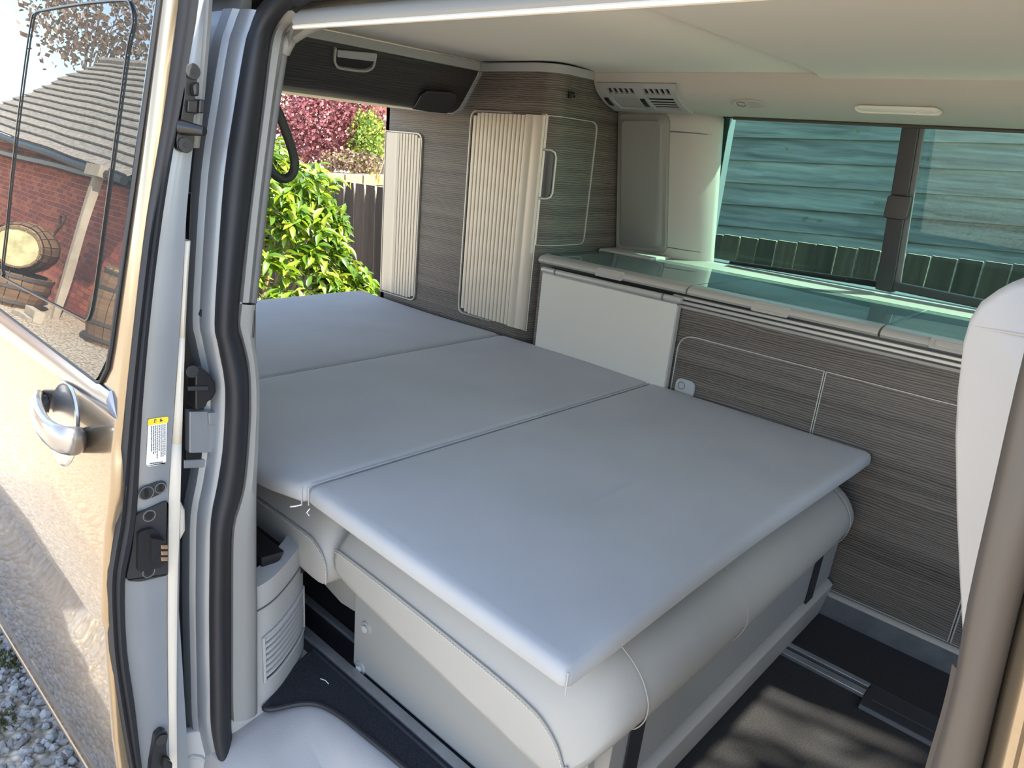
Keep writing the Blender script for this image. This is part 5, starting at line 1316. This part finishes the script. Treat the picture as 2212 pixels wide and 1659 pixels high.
# ---- purple leaved plum, yellow-green conifer, wall and houses up the slope
def small_tree(name, label, c, r, n, cols, leaf=.05, trunk=True, colr=(0.12, 0.08, 0.06), bz=GZ0):
    t = thing(name, label, 'tree' if trunk else 'shrub', (c[0], c[1], bz)); c = Vector(c); r = Vector(r)
    per = [([], []) for _ in cols]
    for _ in range(n):
        th = rnd.uniform(0, 2 * PI); cz = rnd.uniform(-.9, 1); s_ = math.sqrt(1 - cz * cz); k = rnd.uniform(.45, 1.05) * (1 + .12 * math.sin(5 * th) * math.cos(4 * cz))
        p = c + Vector((math.cos(th) * s_ * r.x, math.sin(th) * s_ * r.y, cz * r.z)) * k
        d = Vector((rnd.uniform(-1, 1), rnd.uniform(-1, 1), rnd.uniform(-1, 1))).normalized(); e = d.orthogonal().normalized(); L = leaf * rnd.uniform(.6, 1.3)
        V, F = per[rnd.randrange(len(cols))]; o_ = len(V)
        V += [tuple(p - ORG[t.name]), tuple(p + d * L * .5 + e * L * .35 - ORG[t.name]), tuple(p + d * L - ORG[t.name]), tuple(p + d * L * .5 - e * L * .35 - ORG[t.name])]; F.append((o_, o_ + 1, o_ + 2, o_ + 3))
    for (V, F), cl in zip(per, cols):
        me = bpy.data.meshes.new('foliage'); me.from_pydata(V, [], F); me.materials.append(cl)
        o = bpy.data.objects.new('foliage', me); COL.objects.link(o); o.parent = t; o['kind'] = 'stuff'
    bk_ = mat(name + '_bark', colr, rough=.9)
    for _ in range(9):
        p = c + Vector((rnd.uniform(-.6, .6) * r.x, rnd.uniform(-.6, .6) * r.y, rnd.uniform(-.2, .7) * r.z)); b0 = Vector((c.x, c.y, bz))
        bb = B(); bb.tube([b0, b0.lerp(c, .6), p], [.05, .035, .008], 6); mk('branch', bb, bk_, t)
    return t
pl_c = [mat('plum_leaf_%d' % i, c, rough=.5) for i, c in enumerate(((0.20, 0.052, 0.056), (0.12, 0.032, 0.038), (0.28, 0.10, 0.095)))]
c = at(712, 275, 'x', -9.8)
small_tree('plum_tree', 'purple red leaved tree above the bush', (c.x, c.y, c.z), (.9, .78, .67), 9500, pl_c, .06)
yc = [mat('conifer_leaf_%d' % i, c_, rough=.6) for i, c_ in enumerate(((0.26, 0.30, 0.03), (0.18, 0.25, 0.03), (0.12, 0.2, 0.03)))]
c = at(793, 305, 'x', -8.9)
small_tree('golden_conifer', 'yellow green conifer between the purple tree and the dark fence', (c.x, c.y, c.z), (.3, .22, .42), 2200, yc, .05, colr=(.1, .08, .05))
c = at(765, 350, 'x', -8.25)
small_tree('low_shrub', 'low olive brown shrub under the purple tree on the wall top', (c.x, c.y, c.z), (.2, .5, .15), 1300, [mat('shrub_leaf_a', (0.2, 0.17, 0.07), rough=.7), mat('shrub_leaf_b', (0.16, 0.09, 0.07), rough=.7)], .04, trunk=False, bz=0.58)
# retaining wall
sm = mat('cream_stone', (0.19, 0.15, 0.095), rough=.9, var=.2, vs=14, bump=.5, bs=40)
a_ = at(690, 372, 'x', -8.0); c_ = at(835, 382, 'x', -8.0); zl_ = at(760, 410, 'x', -8.0).z
rw = thing('retaining_wall', 'cream stone retaining wall above the brown fence', 'wall', (-8.0, 4.5, GZ0))
y = 3.0
while y < 7.0:
    wst = rnd.uniform(.22, .36)
    for kz in range(3):
        bb = B(); zt_ = a_.z + 0.0 - kz * .13; bb.box(-8.0 - rnd.uniform(0, .02), -7.8, y + .006, y + wst - .006, zt_ - .122, zt_); mk('stone', bb, sm, rw, bevel=.012)
    y += wst
bb = B(); bb.box(-8.5, -8.02, 3.0, 7.0, GZ0, a_.z - .02); mk('core', bb, sm, rw)
# far brick house and dark fence at the top right of the rear opening
def brick_mat(name, c1, c2, mort, sc=1.0):
    m, t, p = nodes(name); p.inputs['Roughness'].default_value = .9
    tc = t.nodes.new('ShaderNodeTexCoord'); mp = t.nodes.new('ShaderNodeMapping'); mp.inputs['Rotation'].default_value = (PI / 2, 0, PI / 2)
    br_ = t.nodes.new('ShaderNodeTexBrick'); br_.inputs['Scale'].default_value = sc; br_.inputs['Color1'].default_value = rgb(c1); br_.inputs['Color2'].default_value = rgb(c2); br_.inputs['Mortar'].default_value = rgb(mort)
    br_.inputs['Brick Width'].default_value = .225; br_.inputs['Row Height'].default_value = .075; br_.inputs['Mortar Size'].default_value = .008
    t.links.new(tc.outputs['Object'], mp.inputs[0]); t.links.new(mp.outputs[0], br_.inputs['Vector']); t.links.new(br_.outputs[0], p.inputs['Base Color']); return m
fh = thing('far_house', 'far red brick house glimpsed above the purple tree', 'house', (-16.0, 7.5, GZ0))
bm_ = brick_mat('far_brick', (0.36, 0.13, 0.09), (0.30, 0.11, 0.08), (0.5, 0.4, 0.3))
l0 = at(600, 200, 'x', -16.0).y; l1 = at(621, 200, 'x', -16.0).y; r0 = at(802, 235, 'x', -16.0).y
bb = B(); bb.box(-16.4, -16.0, l0 - 3, l1, GZ0, 3.4); mk('gable_wall', bb, bm_, fh)
bb = B(); bb.box(-16.4, -16.1, r0, r0 + 4, GZ0, 2.05); mk('side_wall', bb, bm_, fh)
bb = B(); bb.prism([(-15.9, r0 - .2, 2.0), (-15.9, r0 + 4, 1.95), (-17.5, r0 + 4, 3.2), (-17.5, r0 - .2, 3.2)], (0, 0, .12)); mk('roof', bb, mat('far_slate', (0.10, 0.11, 0.12), rough=.8), fh)
bb = B(); bb.tube([(-15.85, r0 - .2, 1.98), (-15.85, r0 + 4, 1.94)], .05, 8); mk('gutter', bb, M['white'], fh)
bb = B(); bb.box(-16.3, -16.05, l1 + .01, l1 + .55, 1.2, 3.2); mk('window', bb, mat('far_window', (0.5, 0.62, 0.70), rough=.15), fh)
df = thing('dark_fence', 'dark timber fence beyond the yellow green conifer', 'fence', (-11.0, 6.0, GZ0))
y0_ = at(803, 255, 'x', -11.0).y
for k in range(14):
    bb = B(); bb.box(-11.0, -10.97, y0_ + k * .152, y0_ + k * .152 + .144, -.3, at(810, 258, 'x', -11.0).z); mk('picket', bb, WP[k % 3], df)
bb = B(); bb.box(-11.03, -10.93, y0_ - .12, y0_, -.3, at(810, 253, 'x', -11.0).z); mk('post', bb, sm, df)
# orange and yellow flowers on a stem near the fence top
fl = thing('orange_flower', 'orange and yellow leaf spray hanging beside the wardrobe edge', 'plant', at(824, 400, 'x', -4.3))
oc = [mat('spray_orange', (0.75, 0.20, 0.02), rough=.5), mat('spray_yellow', (0.85, 0.65, 0.03), rough=.5)]
for px, py, mi_, s_ in ((818, 372, 0, .055), (826, 360, 0, .045), (815, 384, 1, .06), (812, 380, 0, .035), (806, 371, 1, .05), (822, 378, 0, .05), (759, 393, 1, .05), (752, 390, 1, .045)):
    q = at(px, py, 'x', -4.3); m = leaf_matrix(q, Vector((rnd.uniform(-.3, .3), rnd.uniform(-.6, .6), -.6)).normalized(), s_)
    gV, gF = LG[1]; bb = B(); bb.add([m @ Vector(v) for v in gV], gF); mk('leaf', bb, oc[mi_], fl)
bb = B(); bb.tube([at(830, 345, 'x', -4.3), at(822, 370, 'x', -4.3), at(812, 390, 'x', -4.3)], .004, 5); mk('stem', bb, BARK, fl)

# ---- brick house opposite the door (mirrored in the door window)
HY = -3.2
hs = thing('brick_house', 'red brick house with tiled roof, mirrored in the dark door window', 'house', (-13.0, HY, GZ0))
BR = [mat('red_brick_%d' % i, c, rough=.9, var=.2, vs=25) for i, c in enumerate(((0.50, 0.13, 0.07), (0.42, 0.11, 0.07), (0.56, 0.17, 0.09), (0.36, 0.10, 0.07)))]
MO = mat('pale_mortar', (0.66, 0.56, 0.42), rough=.95)
bb = B(); bb.box(-19.0, -9.6, HY - .3, HY - .010, GZ0, 1.75); mk('mortar_wall', bb, MO, hs)
bl = []
for k in range(29):
    z = GZ0 + .005 + k * .075; x = -19.0 + (.1125 if k % 2 else 0)
    while x < -9.7: bl.append((x, z, rnd.randrange(4))); x += .225
bl.sort(key=lambda t: abs(t[0] + 13.0) + abs(t[1] - .4) * 1.2)
bmesh_b = []
for i in range(4):
    q = B(); q.box(0, .215, -.10, 0, 0, .064); me = bpy.data.meshes.new('brick'); me.from_pydata(q.V, [], q.F); me.materials.append(BR[i]); bmesh_b.append(me)
for x, z, k in bl[:300]:
    o = bpy.data.objects.new('brick', bmesh_b[k]); COL.objects.link(o); o.parent = hs; o.location = Vector((x, HY, z)) - ORG[hs.name]
for i in range(4):
    q = B()
    for x, z, k in bl[300:]:
        if k == i: q.box(x, x + .215, HY - .1, HY, z, z + .064)
    o = mk('bricks', q, BR[i], hs, smooth=0); o['kind'] = 'stuff'
# roof: overlapping tile courses
E_L, E_R, R_R = Vector((-17.5, -2.85, 1.78)), Vector((-9.6, -2.85, 1.42)), Vector((-9.6, -4.75, 3.55))
R_L = E_L + (R_R - E_R)
TL = [mat('roof_tile_%d' % i, c, rough=.9, var=.35, vs=18, bump=.5, bs=30) for i, c in enumerate(((0.33, 0.29, 0.24), (0.29, 0.26, 0.22)))]
nrm = (E_R - E_L).cross(R_R - E_R).normalized()
if nrm.z < 0: nrm = -nrm
for k in range(15):
    t0, t1 = k / 15, (k + 1) / 15 + .02
    q = B(); A_, B_, C_, D_ = E_L.lerp(R_L, t0), E_R.lerp(R_R, t0), E_R.lerp(R_R, t1), E_L.lerp(R_L, t1)
    q.prism([A_ + nrm * .05, B_ + nrm * .05, C_ + nrm * .0, D_ + nrm * .0], nrm * .03); mk('tile_course', q, TL[k % 2], hs, smooth=0)
q = B(); q.tube([R_L + nrm * .05, R_R + nrm * .05], .09, 8); mk('ridge', q, TL[0], hs)
q = B(); q.tube([E_L + Vector((0, .06, -.03)), E_R + Vector((0, .06, -.03))], .055, 8); mk('gutter', q, M['black'], hs)
q = B(); q.box(-19, -9.6, HY - .02, -2.9, 1.36, 1.42); mk('soffit', q, M['black'], hs)
# porch post, beam
pw_ = grain_mat('weathered_post', (0.36, 0.30, 0.22), (0.58, 0.50, 0.38), 'x', 30, rough=.85, bump=.3)
pr_ = thing('porch_post', 'weathered timber porch post mirrored in the door window', 'post', (-10.4, -2.76, GZ0))
q = B(); q.prism([(-10.45, -2.82, GZ0), (-10.35, -2.82, GZ0), (-10.35, -2.72, GZ0), (-10.45, -2.72, GZ0)], (0, 0, 2.05)); mk('post', q, pw_, pr_)
q = B(); q.box(-10.6, -10.2, -3.19, -2.68, 1.36, 1.50); mk('beam', q, pw_, pr_)
# barrels
bwood = grain_mat('barrel_oak', (0.16, 0.09, 0.05), (0.32, 0.20, 0.11), 'z', 20, rough=.8, bump=.3)
lich = mat('lichen_barrel_head', (0.55, 0.50, 0.26), rough=.9, var=.3, vs=8)
hoop = mat('rusty_hoop', (0.14, 0.12, 0.11), rough=.6, metal=.6)
def barrel(label, c, axis, R, L, half=False):
    t = thing('barrel', label, 'barrel', c); c = Vector(c); ax = Vector(axis).normalized(); u = ax.orthogonal().normalized(); v = ax.cross(u)
    ns = 18
    for k in range(ns):
        a0, a1 = 2 * PI * k / ns + .012, 2 * PI * (k + 1) / ns - .012; q = B(); rings = []
        for s in ((0, .25, .5, .75, 1) if not half else (0, .25, .5)):
            r_ = R * (1 - .22 * (2 * s - 1) ** 2); p = c + ax * L * s
            rings.append([p + (u * math.cos(a) + v * math.sin(a)) * rr for a, rr in ((a0, r_), (a1, r_), (a1, r_ - .025), (a0, r_ - .025))])
        q.loft(rings, closed=True, cap=True); mk('stave', q, bwood, t)
    for s in ((.08, .28, .72, .92) if not half else (.08, .3, .46)):
        r_ = R * (1 - .22 * (2 * s - 1) ** 2) + .004; q = B(); q.tube([c + ax * (L * s - .02), c + ax * (L * s + .02)], r_, 28, cap=False); mk('hoop', q, hoop, t)
    for s in ((.05, .95) if not half else (.05,)):
        q = B(); q.disc(c + ax * L * s, ax, R * .80, .02, 24); mk('head', q, lich, t)
    return t
barrel('upright half barrel standing on the gravel in the window reflection', (-11.0, -2.40, GZ0), (0, 0, 1), .42, .86, True)
barrel('wooden barrel lying on its side with pale lichened head in the window reflection', (-11.45, -2.66, 0.20), (.85, .5, 0), .34, .80)
barrel('dark upright barrel beside the porch in the window reflection', (-9.1, -3.0, GZ0), (0, 0, 1), .36, .95)
# spade leaning on the wall
spd = thing('garden_spade', 'spade with wooden D handle leaning behind the barrel in the reflection', 'spade', (-12.2, -2.9, GZ0))
q = B(); q.tube([(-12.2, -2.9, GZ0 + .3), (-12.25, -3.1, .55)], .018, 8); mk('shaft', q, bwood, spd)
q = B(); h0 = Vector((-12.25, -3.1, .55)); q.tube([h0, h0 + Vector((-.09, 0, .12)), h0 + Vector((-.09, 0, .17)), h0 + Vector((.09, 0, .17)), h0 + Vector((.09, 0, .12)), h0], .017, 8); mk('handle', q, bwood, spd)
q = B(); q.prism([(-12.3, -2.88, GZ0), (-12.1, -2.88, GZ0), (-12.09, -2.9, GZ0 + .3), (-12.31, -2.9, GZ0 + .3)], (0, .006, 0)); mk('blade', q, hoop, spd)
pc = thing('timber_offcut', 'pale timber block on the gravel in the window reflection', 'timber', (-9.9, -2.6, GZ0))
q = B(); q.box(-10.15, -9.75, -2.42, -2.32, GZ0, GZ0 + .14); mk('block', q, pw_, pc, bevel=.006)
q = B(); q.box(-10.2, -9.7, -2.30, -2.24, GZ0, GZ0 + .05); mk('plank', q, pw_, pc, bevel=.004)
# trees behind the house roof
tw = [mat('twig_brown_%d' % i, c_, rough=.8) for i, c_ in enumerate(((0.32, 0.22, 0.15), (0.42, 0.32, 0.24)))]
small_tree('bare_tree', 'sparse brown budding tree above the roof in the window reflection', (-19.5, -5.2, 5.2), (2.2, 1.6, 1.6), 2600, tw, .14, colr=(.2, .15, .12))
small_tree('birch_tree', 'light green birch above the roof in the window reflection', (-15.4, -5.6, 4.4), (.9, .8, 1.0), 1500, [mat('birch_leaf', (0.35, 0.38, 0.14), rough=.6)], .09, colr=(.5, .5, .45))

# sparse tree in front of the van whose leaves dapple the sunlight in the cab
small_tree('garden_tree', 'sparse leafy tree standing in front of the van, outside the picture', (3.35, 2.55, 4.5), (.9, .85, .8), 330, [mat('garden_leaf', (0.14, 0.22, 0.04), rough=.6)], .17, colr=(.15, .11, .08))
